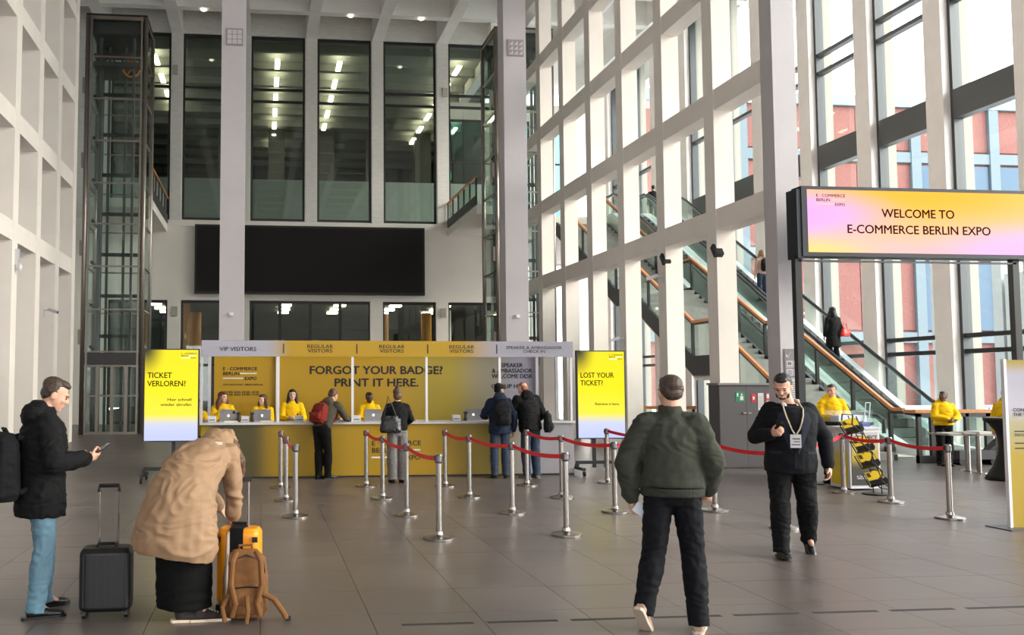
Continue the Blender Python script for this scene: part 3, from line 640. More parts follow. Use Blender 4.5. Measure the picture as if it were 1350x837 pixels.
def logo(x, z, w, parent, y, lm, bm):
    """three line event logo: two words with two bars; x left, z top"""
    h = w * .10
    text('E · COMMERCE', h, (x, y, z - h), lm, parent, width=w, align='LEFT', name='logo_lettering')
    text('BERLIN', h, (x, y, z - h * 2.45), lm, parent, width=w * .47, align='LEFT', name='logo_lettering')
    text('EXPO', h, (x + w, y, z - h * 3.9), lm, parent, width=w * .34, align='RIGHT', name='logo_lettering')
    MB().box(x + w * .51, x + w, y - .001, y + .002, z - h * 2.1, z - h * 1.8).build('logo_bar', bm, parent); MB().box(x, x + w * .6, y - .001, y + .002, z - h * 3.55, z - h * 3.25).build('logo_bar', bm, parent)
logo(-.77 - 2.37, 2.03, .67, bp_, 1.775, ink, whiteink)
text('10TH EDITION · MESSE BERLIN', .035, (-.77 - 2.37, 1.775, 1.66), ink, bp_, width=.78, align='LEFT')
text('17 FEB 2026 09:00-18:00\n18 FEB 2026 09:00-17:00', .04, (-.77 - 2.37, 1.775, 1.51), ink, bp_, width=.7, align='LEFT', space=.9)
logo(2.0 - 2.37, .66, .9, fr, .016, ink, whiteink)
# ---- counter equipment
lapm = mat('laptop_aluminium', (168, 166, 168), .35, .6); keym = mat('laptop_keys', (30, 30, 32), .5)
def laptop(x, y, rz, label, sticker=False):
    e = empty('laptop', (x, y, 1.0), rz, label, 'laptop', 'laptops on the counter')
    MB().box(-.16, .16, .0, .22, .002, .016).build('base', lapm, e); MB().box(-.13, .13, .06, .18, .016, .018).build('keyboard', keym, e)
    l_ = MB().hexa([Vector(p) for p in ((-.16, 0, .016), (.16, 0, .016), (.16, .008, .016), (-.16, .008, .016), (-.16, -.06, .225), (.16, -.06, .225), (.16, -.052, .225), (-.16, -.052, .225))]).build('lid', lapm, e)
    lg = MB().ell((0, -.037, .115), (.018, .006, .02), nu=10, nv=6).build('lid_light', mat('lid_light', (255, 250, 235), .4, emit=1.5), l_)
    if sticker: MB().ell((.1, -.053, .175), (.028, .005, .028), nu=12, nv=6).build('sticker', black, l_)
laptop(-.6, 17.28, 0, 'silver laptop with a round dark sticker on its lid', True)
laptop(.01, 17.28, 0, 'silver laptop in front of the second seated staff member')
laptop(2.06, 17.28, 0, 'silver laptop in front of the staff member beneath the forgot your badge lettering')
laptop(3.95, 17.3, R(4), 'silver laptop left of the visitor in the navy jacket')
def printer(x, label):
    e = empty('badge_printer', (x, 17.3, 1.0), 0, label, 'printer', 'badge printers on the counter')
    MB().box(-.075, .075, -.05, .1, 0, .11).build('body', mat('printer_white', (200, 198, 200), .4), e, bevel=.012); MB().box(-.055, .055, -.052, -.048, .03, .045).build('slot', black, e)
for x, l_ in ((-.9, 'white badge printer at the far left end of the counter'), (-.3, 'white badge printer between the two laptops at the VIP section'), (.69, 'white badge printer right of the long-haired woman in yellow'), (1.75, 'white badge printer left of the laptop beneath the big lettering'), (3.63, 'white badge printer beside the black scanner at the grey end')): printer(x, l_)
def scanner(x, label, h=.13):
    e = empty('hand_scanner', (x, 17.25, 1.0), 0, label, 'scanner', 'black scanners on the counter')
    MB().lathe([(.032, 0), (.03, .06), (.022, .08), (.02, h)], (0, 0, 0), 12).build('stand', black, e); MB().box(-.035, .035, -.04, .04, h, h + .045).build('head', black, e, bevel=.01)
for x, l_ in ((-.42, 'black scanner right of the stickered laptop'), (-.17, 'black scanner left of the second laptop'), (.9, 'black scanner beside the man with the red backpack'), (3.8, 'black scanner between white printer and laptop at the grey end')): scanner(x, l_)
for x, y, l_ in ((-.55, 17.12, 'small pale card tray in front of the stickered laptop'), (.1, 17.12, 'small pale card tray in front of the second laptop'), (1.45, 17.14, 'pale paper sheets on the counter left of the middle post'), (2.95, 17.15, 'pale paper sheets on the counter right of the woman with the black bag'), (5.5, 17.3, 'flat paper sheets at the right end of the counter')):
    tag(MB().box(x - .12, x + .12, y - .05, y + .08, 1.0, 1.025).build('paper_stack', mat('paper_cream', (206, 200, 182), .8)), l_, 'paper', 'papers on the counter')
# ================================================================== SCREENS ON STANDS
def totem(x0, x1, z0, z1, y, lines, sub, label, legs, rz=0):
    xm = (x0 + x1) / 2; e = empty('display_stand', (xm, y, 0), rz, label, 'screen', 'wheeled ticket screens')
    w = (x1 - x0) / 2
    MB().box(-w, w, 0, .07, z0, z1).build('bezel', black, e, bevel=.005)
    m_ = ramp('totem_picture_%s' % lines[:4], [(0, (196, 206, 255)), (.14, (206, 212, 250)), (.3, (252, 238, 60)), (.6, (255, 236, 0)), (1, (250, 232, 10))], 'z', .3, emit=.52, extra=[(.02, 1.05, .22, (30, 30, 20), .2)])
    sc = MB().box(-w + .025, w - .025, -.004, .0, z0 + .02, z1 - .02).build('display', m_, e)
    H = z1 - z0
    text(lines, .10, (-w + .07, -.008, z1 - .51), mat('screen_ink', (30, 28, 8), .8, spec=.05), sc, align='LEFT', width=w * 1.36, space=1.05)
    text(sub, .05, (w - .13, -.008, z0 + (.71 if '\n' in sub else .63)), mat('screen_ink', (30, 28, 8), .8, spec=.05), sc, align='RIGHT', width=w * 1.1 if '\n' in sub else w * .98, space=1.25)
    logo(w - .32, z1 - .07, .26, sc, -.008, mat('screen_ink', (30, 28, 8), .8, spec=.05), mat('screen_white', (255, 255, 235), .5, emit=.8))
    for x in legs: MB().box(x - .03, x + .03, .08, .13, .12, z0 + .5).build('upright', black, e)
    MB().box(-.47, .47, .05, .13, .19, .25).build('cross_foot', black, e)
    for x in (-.46, .46):
        a = MB().bar((x, -.3, .12), (x * .99, .45, .12), .06, .05).bar((x, .09, .12), (x, .09, .2), .06).build('foot', black, e)
        for yy in (-.3, .45):
            MB().rings([[Vector((x + q, yy + .045 * math.cos(t), .045 + .045 * math.sin(t))) for t in [math.pi * 2 * i / 14 for i in range(14)]] for q in (-.018, .018)]).build('castor', black, a)
totem(-2.05, -1.085, .69, 2.31, 16.6, 'TICKET\nVERLOREN?', 'Hier schnell\nwieder abrufen', 'yellow screen on wheels reading TICKET VERLOREN? left of the booth', (.04, ))
totem(5.87, 6.825, .66, 2.315, 17.0, 'LOST YOUR\nTICKET?', 'Retrieve it here.', 'yellow screen on wheels reading LOST YOUR TICKET? right of the booth', (-.12, .11))
# ================================================================== LED WELCOME WALL
e = empty('welcome_screen', W(11.3, 15.0, 0), label='wide pink and orange screen reading WELCOME TO E-COMMERCE BERLIN EXPO on black legs', cat='screen')
navy_b = mat('led_frame', (20, 26, 38), .5)
MB().box(9.23 - 11.3, 13.75 - 11.3, 0, .3, 3.88, 5.10).build('casing', navy_b, e)
MB().box(9.15 - 11.3, 9.25 - 11.3, .02, .34, 3.85, 5.05).build('side_cover', navy_b, e)
led_m = ramp('led_picture', [(0, (255, 178, 176)), (.45, (255, 186, 160)), (1, (255, 190, 120))], 'z', .4, emit=.66,
             extra=[(.55, 1.05, .6, (255, 172, 10), .5), (-.05, .62, .27, (222, 160, 246), .27), (.0, -.05, .22, (255, 205, 110), .2), (1.0, .05, .3, (214, 170, 232), .28)])
d_ = MB().box(9.33 - 11.3, 13.65 - 11.3, -.006, 0, 3.95, 5.04).build('display', led_m, e)
text('WELCOME TO', .155, (11.38 - 11.3, -.012, 4.575), mat('led_ink', (30, 10, 16), .8, spec=.05), d_, width=1.36, bold=.012)
text('E-COMMERCE BERLIN EXPO', .155, (11.39 - 11.3, -.012, 4.29), mat('led_ink', (30, 10, 16), .8, spec=.05), d_, width=2.68, bold=.012)
logo(9.49 - 11.3, 4.965, .53, d_, -.012, mat('led_ink', (30, 10, 16), .8, spec=.05), mat('led_bar', (255, 150, 90), .5, emit=.5))
for x in (9.16, 13.25): MB().box(x - 11.3 - .02, x - 11.3 + .10, .1, .22, 0, 3.9).build('leg', black, e); MB().box(x - 11.3 - .15, x - 11.3 + .2, -.2, .6, 0, .02).build('foot_plate', black, e)
MB().box(9.2 - 11.3, 13.3 - 11.3, .1, .16, 3.80, 3.83).build('cable_tray', grey_m, e)
# ================================================================== BARRIER POSTS AND BELTS
POSTS = {}
pp = [(.317, 15.42), (.36, 13.75), (.438, 12.08), (1.729, 15.47), (1.784, 13.79), (1.869, 12.05), (1.946, 10.22), (3.023, 15.31), (3.096, 13.82), (3.28, 12.09), (3.416, 10.31), (4.397, 15.27), (4.453, 13.62), (5.872, 15.5), (4.658, 12.04), (6.024, 12.0), (6.121, 10.49), (8.99, 13.72), (8.95, 12.57), (8.623, 11.0), (10.58, 26.25)]
pl = ['furthest of the three posts left of the queue, by the red backpack man', 'middle of the three posts at the left of the queue', 'nearest of the three posts at the left of the queue', 'post by the booth, furthest left of the woman with the bag', 'second post from the booth in the row passing the woman with the bag',
      'third post from the booth in the row passing the woman with the bag', 'nearest post of the middle row, closest to the viewer', 'furthest post of the row ending nearest the booth centre, no one beside it', 'post before the navy jacket visitor', 'third post of the row running in front of the navy jacket visitor',
      'nearest post of the row in front of the two right visitors', 'post directly before the visitor in the black coat', 'post with belt to the right, hidden behind the nearest one of its row', 'post in front of the lost ticket screen, further one', 'post in front of the lost ticket screen, nearer one', 'post half hidden behind the man in the olive bomber jacket', 'post hidden behind the man in the black suit',
      'post in front of the promotion counter, furthest of the right row', 'middle post of the right row, beside the brochure rack', 'nearest post of the right row, before the newspaper table', 'lone post far back behind the lost ticket screen']
first = None
for i, ((x, y), l_) in enumerate(zip(pp, pl)):
    l_ = 'steel barrier ' + l_
    if first is None:
        e = empty('barrier_post', (x, y, 0), 0, l_, 'post', 'steel barrier posts')
        MB().lathe([(.172, 0), (.175, .004), (.175, .022), (.165, .028), (.11, .038), (.05, .055), (.045, .09)], n=28).build('base', steel, e, smooth=False)
        MB().lathe([(.034, .06), (.034, .84)], n=18).build('tube', steel, e, smooth=False)
        hd_ = MB().lathe([(.036, .83), (.044, .85), (.044, .915), (.036, .93)], n=18).build('head', mat('head_steel', (120, 116, 118), .3, .9), e)
        MB().box(.03, .047, -.018, .018, .855, .91).box(-.047, -.03, -.018, .018, .855, .91).build('belt_clip', black, e)
        first = e
    else:
        e = first.copy(); C.objects.link(e); e.location = (x, y, 0); e['label'] = l_
        for ch in first.children: c_ = ch.copy(); C.objects.link(c_); c_.parent = e
def belt(i, j, sag, label):
    a = Vector((*pp[i], .885)); b = Vector((*pp[j], .885)); t = (b - a).normalized(); a += t * .045; b -= t * .045; n = Vector((-t.y, t.x, 0)) * .0015; s_ = MB(); N = 12; rs = []
    for k in range(N + 1):
        q = k / N; p = a.lerp(b, q) - Vector((0, 0, sag * 4 * q * (1 - q))); h = Vector((0, 0, .025))
        rs.append([p - n - h, p + n - h, p + n + h, p - n + h])
    tag(s_.rings(rs).build('barrier_belt', red), label, 'belt', 'red barrier belts')
for i, j, l_ in ((0, 1, 'red belt between the two furthest left posts'), (1, 2, 'red belt between the two nearer left posts'), (3, 4, 'red belt left of the woman with the black bag, nearest the booth'), (4, 5, 'red belt crossing in front of the woman with the black bag'), (5, 6, 'red belt ending at the nearest post of all'),
                 (7, 8, 'red belt nearest the booth in the row before the navy jacket'), (8, 9, 'red belt crossing the legs of the navy jacket visitor'), (9, 10, 'red belt crossing before the black coat visitor to the nearest post'), (11, 12, 'red belt starting at the black coat visitor'), (12, 14, 'red belt passing below the lost ticket screen'), (14, 15, 'red belt running behind the olive bomber jacket, lower one'), (13, 15, 'red belt running behind the olive bomber jacket, upper one'),
                 (15, 16, 'red belt between bomber jacket man and suit man'), (16, 17, 'red belt behind the suit man towards the promotion counter'), (17, 18, 'red belt in front of the promotion counter and brochure rack'), (18, 19, 'red belt between the two nearest posts on the right')): belt(i, j, .045, l_)
# ================================================================== RIGHT SIDE FURNITURE
cloth = mat('black_stretch_cloth', (14, 14, 16), .75)
def high_table(x, y, h, r, label):
    e = empty('high_table', (x, y, 0), 0, label, 'table', 'black draped high tables')
    q = []
    for z, k in ((0.02, 1.02), (.1, .9), (.25, .66), (.45, .5), (.65, .46), (.85, .56), (.98, .8), (h - .03, 1), (h, 1.0)):
        q.append([Vector(((r * k * (1 + (.12 * (1 - z) if i % 7 == 0 else 0))) * math.cos(math.pi * 2 * i / 28), (r * k * (1 + (.12 * (1 - z) if i % 7 == 0 else 0))) * math.sin(math.pi * 2 * i / 28), z)) for i in range(28)])
    MB().rings(q).build('stretch_cover', cloth, e, smooth=True); MB().lathe([(r, h), (r * 1.01, h + .01), (r, h + .02)], n=28).build('table_top', black, e)
high_table(9.93, 15.0, 1.03, .4, 'high table in black stretch cover holding the clear box, beside the suit man')
high_table(13.12, 15.2, 1.07, .4, 'high table in black stretch cover behind the yellow roll-up at the right edge')
tag(MB().box(9.62, 10.26, 14.8, 15.15, 1.051, 1.24).build('acrylic_box', glass('acrylic', (.93, .96, .99), .14, .1)), 'clear acrylic box on the black draped table', 'box')
e = empty('brochure_stack', (9.94, 14.97, 1.055), 0, 'white papers inside the clear acrylic box', 'paper'); MB().box(-.25, .25, -.12, .12, 0, .1).build('sheets', mat('paper_white', (216, 220, 226), .8), e)
e = empty('acrylic_stand', (10.22, 14.85, 1.05), R(12), 'small clear acrylic leaflet stand on the draped table', 'stand')
q = MB(); ga = glass('acrylic_edge', (.8, .9, .9), .3, .05)
for x in (-.1, .0): q.bar((x, 0, 0), (x + .08, .03, .32), .012)
q.bar((-.1, 0, 0), (.08, 0, 0), .012); q.bar((-.02, .03, .32), (.08, .03, .32), .012); q.build('frame', mat('acrylic_edge_pale', (200, 214, 214), .3), e)
# promotion counter
e = empty('promotion_counter', (9.56, 14.02, 0), R(2), 'white promotion counter with a dark and yellow print reading CONNECT', 'counter')
pm = ramp('promo_print', [(0, (28, 26, 24)), (.3, (40, 36, 24)), (.55, (170, 146, 20)), (.75, (172, 158, 110)), (1, (176, 174, 180))], 'z', .5)
MB().box(-.26, .27, 0, .5, .03, .97).build('body', mat('counter_frame', (206, 204, 208), .4), e); fp = MB().box(-.23, .24, -.008, 0, .08, .92).build('front_print', pm, e)
MB().box(-.28, .29, -.02, .52, .97, 1.0).build('top', mat('counter_frame', (206, 204, 208), .4), e)
MB().box(-.268, -.26, .05, .45, .08, .92).build('side_print', ramp('promo_side', [(0, (220, 190, 30)), (.5, (206, 186, 70)), (.8, (200, 198, 204)), (1, (204, 202, 208))], 'z', .5), e)
text('CONNECT', .07, (.02, -.012, .80), ink, fp, width=.4)
MB().box(-.17, .12, -.011, -.008, .17, .24).build('print_label', mat('label_grey', (80, 78, 76), .5), fp)
text('E · COMMERCE\nBERLIN EXPO', .022, (-.03, -.014, .212), whiteink, fp, width=.24)
tag(MB().box(9.66, 9.8, 14.2, 14.32, 1.0, 1.05).build('card_box', mat('blue_box', (60, 80, 150), .6)), 'small blue and white card box on the promotion counter', 'box')
# brochure rack
e = empty('brochure_rack', (9.3, 13.5, 0), 0, 'black wire brochure rack leaning with yellow magazines, before the promotion counter', 'rack')
def rk(t, y=0): return Vector((-.40 + .60 * t, y + .0, 1.20 - 1.14 * t))
wq = MB()
for y in (-.13, .13): wq.tube([rk(k / 8, y) + Vector((.045 * (-1) ** k, 0, .02)) for k in range(9)], .012, 6)
for y in (-.1, .1): wq.tube([(-.28, y, 1.2), (-.2, y, 1.0), (-.12, y, .85), (-.02, y, .55), (.08, y, .3), (.1, y, .02)], .009, 6)
for k in range(9): wq.bar(rk(k / 8, -.13) + Vector((.045 * (-1) ** k, 0, .02)), rk(k / 8, .13) + Vector((.045 * (-1) ** k, 0, .02)), .012)
wq.build('wire_frame', black, e); MB().lathe([(.2, 0), (.21, .01), (.2, .02)], (.08, 0, 0), 24).build('base', black, e)
for i, (x, z) in enumerate(((-.27, .96), (-.10, .68), (-.02, .44), (.10, .16))):
    sh = MB(); sh.box(-.13, .13, -.05, .03, -.012, 0).box(-.13, .13, -.055, -.045, 0, .06).bar((-.135, .03, 0), (-.135, .03, .24), .012).bar((.135, .03, 0), (.135, .03, .24), .012); o = sh.build('shelf', black, e); o.location = (x, -.04, z); o.rotation_euler = (R(-38), R(-14), R(-12))
    for k in range(2):
        mg = MB().box(-.115, .115, .005 - k * .016, .017 - k * .016, .002, .235).build('magazine', mat('magazine_yellow', (226, 190, 30), .5) if k else mat('magazine_grey', (110, 104, 96), .5), o)
        if k: MB().box(-.10, -.05, -.013, -.0112, .14, .21).box(.03, .09, -.013, -.0112, .04, .10).build('cover_print', mat('magazine_dark', (60, 54, 44), .5), o)
# newspaper table
e = empty('steel_table', (13.75, 16.75, 0), R(-3), 'steel standing table carrying newspapers, right of the staff member in yellow', 'table')
MB().box(-.75, .75, -.35, .35, .70, .725).build('table_top', steel, e)
for x, y in ((-.12, .1), (-.22, -.45 + .12), (.5, .1)): MB().lathe([(.17, 0), (.16, .012), (.045, .02), (.045, .70)], (x, y, 0), 16).build('leg', steel, e)
for i in range(5):
    x = 13.15 + i * .3; o = MB().box(-.13, .13, -.19, .19, 0, .02 + .012 * (i % 3)).build('newspaper', mat('newsprint_%d' % (i % 2), ((196, 194, 190), (150, 146, 140))[i % 2], .85)); o.location = (x, 16.72, .726); o.rotation_euler = (0, 0, R(-8 + 5 * i))
    tag(o, ['leftmost newspaper stack on the steel table', 'second newspaper stack from the left on the steel table', 'middle newspaper stack on the steel table', 'fourth newspaper stack on the steel table', 'rightmost newspaper stack on the steel table'][i], 'newspaper', 'newspapers on the steel table')
e = empty('mobility_cart', (14.8, 18.1, 0), 0, 'dark wheeled cart behind the newspaper table', 'cart'); MB().box(-.5, .4, -.2, .2, .12, .3).build('tray', mat('cart_grey', (60, 60, 64), .5), e); MB().bar((.3, 0, .25), (.75, 0, .6), .2, .14).build('back', black, e)
for x in (-.4, .3): MB().rings([[Vector((x + .07 * math.cos(t), y, .07 + .07 * math.sin(t))) for t in [math.pi * 2 * i / 14 for i in range(14)]] for y in (-.15, .15)]).build('wheel', black, e)
# roll-up at right edge
e = empty('banner_stand', (9.28, 10.2, 0), R(0), 'tall yellow and lilac banner stand cut by the right edge', 'banner')
bm_ = ramp('banner_print', [(0, (160, 132, 10)), (.4, (164, 138, 20)), (.6, (160, 150, 110)), (.72, (170, 166, 180)), (.9, (160, 156, 170)), (1, (150, 126, 20))], 'z', .55)
MB().box(-.5, .5, 0, .03, 0, 1.98).build('panel', bm_, e); MB().box(-.53, -.495, -.01, .04, 0, 1.99).build('edge_profile', mat('banner_edge', (222, 222, 226), .4), e); MB().box(.495, .53, -.01, .04, 0, 1.99).build('edge_profile', mat('banner_edge', (222, 222, 226), .4), e)
MB().box(-.68, .5, -.2, .2, 0, .012).build('foot_plate', grey_m, e)
text('CONNECT\nTHE WORLD', .04, (-.43, -.005, 1.37), ink, e, align='LEFT', width=.36); text('DISCOVER', .03, (-.42, -.005, 1.08), ink, e, align='LEFT', width=.2)
q = MB(); [q.box(-.42, .1, -.004, 0, z, z + .012) for z in (1.13, .99, .93)]; q.build('print_lines', ink, e); MB().ell((-.1, -.003, 1.62), (.12, .004, .06)).build('print_dot', ink, e)
print('fixtures', len(bpy.data.objects))
# ================================================================== PEOPLE
def remesh(mb, voxel, smooth=4, fold=0, fscale=6, seed=0, dec=0):
    """union the closed shapes of mb into one continuous surface"""
    me = mb.mesh('tmp'); o = bpy.data.objects.new('tmp', me); C.objects.link(o)
    r = o.modifiers.new('r', 'REMESH'); r.mode = 'VOXEL'; r.voxel_size = voxel; r.use_smooth_shade = True
    s_ = o.modifiers.new('s', 'SMOOTH'); s_.iterations = smooth; s_.factor = .5
    if dec: d_ = o.modifiers.new('d', 'DECIMATE'); d_.ratio = dec
    dg = bpy.context.evaluated_depsgraph_get(); dg.update()
    out = bpy.data.meshes.new_from_object(o.evaluated_get(dg)); bpy.data.objects.remove(o); bpy.data.meshes.remove(me)
    if fold:
        off = Vector((seed * 3.1, seed * 1.7, seed)); ns = [v.normal.copy() for v in out.vertices]
        for v, n_ in zip(out.vertices, ns):
            p = v.co * fscale + off; q = Vector((p.x, p.y, p.z * 1.9)); w = noise.noise(q * .35) * 2.5
            a = 1 - 2 * abs(noise.noise(Vector((q.x + w, q.y, q.z + w)))); b = noise.noise(p * 2.7)
            v.co += n_ * fold * (a * .8 - .4 + b * .45)
    out.shade_smooth(); return out
def put(me, name, m, parent, label=None):
    me.name = name; me.materials.clear(); me.materials.append(m); o = bpy.data.objects.new(name, me); C.objects.link(o); o.parent = parent
    if label: o['label'] = label
    return o
V = Vector
def hand(mb, wrist, d, nrm, side, curl=.5, s=1.0, grip=False):
    """five fingered hand: d forearm direction, nrm palm normal, side +1 right / -1 left"""
    d = V(d).normalized(); nrm = V(nrm); nrm = (nrm - d * nrm.dot(d)).normalized(); x = d.cross(nrm) * side      # x points to the thumb side
    w = V(wrist)
    mb.cap(w - d * .02 * s, w + d * .045 * s, .026 * s, .030 * s)
    for k, off in enumerate((.030, .011, -.009, -.027)):
        mb.cap(w + d * .02 * s + x * off * .6 * s, w + d * .085 * s + x * off * s, .017 * s, .013 * s, 8)
        L = (.036, .041, .038, .029)[k] * s; a = curl * (1 + .12 * k); p = w + d * .085 * s + x * off * s; r = (.0092, .0095, .009, .0078)[k] * s
        for j in range(3):
            dd = d * math.cos(a) + nrm * math.sin(a); q = p + dd * L * (1, .75, .55)[j]; mb.cap(p, q, r * (1 - .06 * j), r * (1 - .06 * (j + 1)), 8); p = q; a += curl * .9
    p = w + d * .022 * s + x * .024 * s; dd = (d * .62 + x * .62 + nrm * (.35 + .3 * curl)).normalized(); q = p + dd * .045 * s; mb.cap(p, q, .015 * s, .0115 * s, 8)
    dd = (dd + d * .5 + nrm * .35 * curl - x * .25).normalized(); mb.cap(q, q + dd * .034 * s, .0112 * s, .009 * s, 8)
def headshape(mb, c, M, s=1.0, female=False, beard=False):
    e = lambda p, r: mb.ell(V(c) + M @ (V(p) * s), tuple(q * s for q in r), M, 18, 12)
    e((0, -.012, .032), (.074, .094, .088)); e((0, .018, -.018), (.066, .076, .085)); e((0, .034, -.058), (.050, .052, .058))
    e((0, .064, -.092), (.024, .024, .021)); e((0, .084, .028), (.050, .016, .012)); e((0, .100, -.022), (.0135, .020, .016)); mb.cap(V(c) + M @ (V((0, .088, .018)) * s), V(c) + M @ (V((0, .108, -.022)) * s), .009 * s, .0115 * s, 8)
    e((0, .083, -.058), (.022, .013, .0065)); e((0, .082, -.067), (.019, .013, .007))
    for q in (-1, 1):
        e((q * .036, .068, -.022), (.022, .018, .018)); e((q * .074, -.008, -.010), (.010, .020, .032))
DEF = dict(pelvis=(0, 0, .95), chest=(0, .0, 1.27), neck=(0, -.01, 1.46), head=(0, .015, 1.605),
           shR=(.165, 0, 1.385), shL=(-.165, 0, 1.385), elR=(.235, -.02, 1.13), elL=(-.235, -.02, 1.13), wrR=(.24, .05, .885), wrL=(-.24, .05, .885),
           hiR=(.09, 0, .92), hiL=(-.09, 0, .92), knR=(.10, .02, .50), knL=(-.10, .02, .50), anR=(.10, -.02, .09), anL=(-.10, -.02, .09))
def person(loc, rz, label, pose=None, H=1.75, yaw=0, pitch=0, roll=0, skin=(205, 160, 135), top=None, legs=None, shoes=None, hair=None, vox=.008, group=None,
           handR=None, handL=None, toes=(0, 0), footpitch=(0, 0), arms_bare=False, female=False, face=True, sh=(0, 0)):
    s = H / 1.75; P = {k: V(v) for k, v in DEF.items()}
    for k, v in (pose or {}).items(): P[k] = V(v)
    P = {k: v * s for k, v in P.items()}
    e = empty('person', loc, rz, label, 'person', group)
    M = Matrix.Rotation(yaw, 3, 'Z') @ Matrix.Rotation(pitch, 3, 'X') @ Matrix.Rotation(roll, 3, 'Y')
    hs = s * 1.02
    # body: one continuous figure
    b = MB(); headshape(b, P['head'], M, hs)
    b.cap(P['neck'] - V((0, 0, .03)) * s, P['head'] + M @ V((0, -.02, -.05)) * s, .058 * s, .052 * s)
    b.loft([(P['pelvis'] - V((0, 0, .06)) * s, .13 * s, .09 * s), (P['pelvis'] + V((0, 0, .04)) * s, .15 * s, .10 * s), (P['pelvis'].lerp(P['chest'], .5), .13 * s, .09 * s), (P['chest'], .155 * s, .10 * s), (P['chest'].lerp(P['neck'], .6), .15 * s, .085 * s), (P['neck'], .06 * s, .055 * s)])
    for q in 'RL':
        b.cap(P['sh' + q], P['el' + q], .047 * s, .036 * s); b.cap(P['el' + q], P['wr' + q], .037 * s, .026 * s)
        b.cap(P['hi' + q], P['kn' + q], .075 * s, .050 * s); b.cap(P['kn' + q], P['an' + q], .048 * s, .034 * s); b.cap(P['an' + q], P['an' + q] + V((0, .1, -.05)) * s, .032 * s, .025 * s)
        hd_ = (handR if q == 'R' else handL) or {}
        d = P['wr' + q] - P['el' + q]; sd = 1 if q == 'R' else -1
        hand(b, P['wr' + q] + d.normalized() * .012 * s, hd_.get('d', d), hd_.get('n', (-sd, .0, 0)), sd if not hd_.get('flip') else -sd, hd_.get('curl', .45), s)
    skm = mat('skin_%d_%d' % (skin[0], skin[1]), skin, .55, noise_s=30, noise_a=.04)
    put(remesh(b, vox, 3), 'body', skm, e)
    if face:
        f = MB(); g2 = MB(); h2 = MB()
        for q in (-1, 1):
            f.ell(V(P['head']) + M @ (V((q * .031, .0865, .005)) * hs), tuple(k * hs for k in (.0125, .006, .0065)), M, 10, 6)
            h2.ell(V(P['head']) + M @ (V((q * .033, .094, .026)) * hs), tuple(k * hs for k in (.019, .007, .0045)), M, 10, 6)
        g2.ell(V(P['head']) + M @ (V((0, .0925, -.0625)) * hs), tuple(k * hs for k in (.019, .006, .004)), M, 10, 6)
        f.build('eyes', mat('eye_dark', (46, 34, 30), .3), e, smooth=True); h2.build('eyebrows', mat('brow_dark', (52, 38, 30), .8), e, smooth=True); g2.build('mouth', mat('lips_%d' % skin[0], tuple(int(k * .78) for k in skin), .5), e, smooth=True)
    cv = vox * 1.25
    if legs:
        t = MB(); rh, rk, ra = legs.get('r', (.098, .073, .062))
        wi = legs.get('w', 1.0)
        t.loft([(P['pelvis'] - V((0, 0, .10)) * s, .14 * wi * s, .10 * s), (P['pelvis'] - V((0, 0, .02)) * s, .168 * wi * s, .122 * s), (P['pelvis'] + V((0, 0, .08)) * s, .15 * wi * s, .108 * s), (P['pelvis'] + V((0, 0, .10)) * s, .14 * wi * s, .10 * s)])
        for q in 'RL':
            t.cap(P['hi' + q], P['kn' + q], rh * s, rk * s, 16)
            an = P['an' + q].lerp(P['kn' + q], .02); d = (an - P['kn' + q]).normalized()
            k0 = P['kn' + q]; t.loft([(k0 - d * .03, rk * s, rk * s), (k0.lerp(an, .35), (rk + .004) * s, (rk + .008) * s), (k0.lerp(an, .7), (ra + rk) / 2 * s, (ra + rk) / 2 * s), (an, ra * s, ra * s), (an + d * .05 * s, (ra + .004) * s, (ra + .006) * s)])
        put(remesh(t, cv, 3, legs.get('fold', .009), 9, 3), 'trousers', legs['m'], e)
    if shoes:
        for i, q in enumerate('RL'):
            a = P['an' + q]; Rz = Matrix.Rotation(toes[i], 3, 'Z') @ Matrix.Rotation(footpitch[i], 3, 'X'); o_ = lambda x, y, z: a + Rz @ (V((x, y, z - .09)) * s)
            f = MB(); f.loft([(o_(0, -.065, .045), .030 * s, .036 * s), (o_(0, -.04, .05), .037 * s, .045 * s), (o_(0, .03, .048), .038 * s, .044 * s), (o_(0, .10, .036), .043 * s, .032 * s), (o_(0, .165, .03), .042 * s, .026 * s), (o_(0, .20, .026), .026 * s, .018 * s)])
            f.cap(o_(0, -.03, .06), o_(0, -.02, .10), .042 * s, .040 * s); sh_ = put(remesh(f, vox * .9, 2), 'shoe', shoes['m'], e)
            so = MB(); prof = [(-.10, .02), (-.085, .034), (-.03, .038), (.04, .037), (.11, .045), (.16, .044), (.205, .026), (.215, .01)]
            ring = lambda z: [o_(w_, y, z) for y, w_ in prof] + [o_(-w_, y, z) for y, w_ in reversed(prof)]
            so.rings([ring(0), ring(.024)]).build('sole', shoes.get('sole', shoes['m']), sh_)
            if shoes.get('lace'): l_ = MB(); [l_.bar(o_(-.022, .05 + k * .02, .092 - k * .008), o_(.022, .055 + k * .02, .092 - k * .008), .006) for k in range(4)]; l_.build('laces', shoes['lace'], sh_)
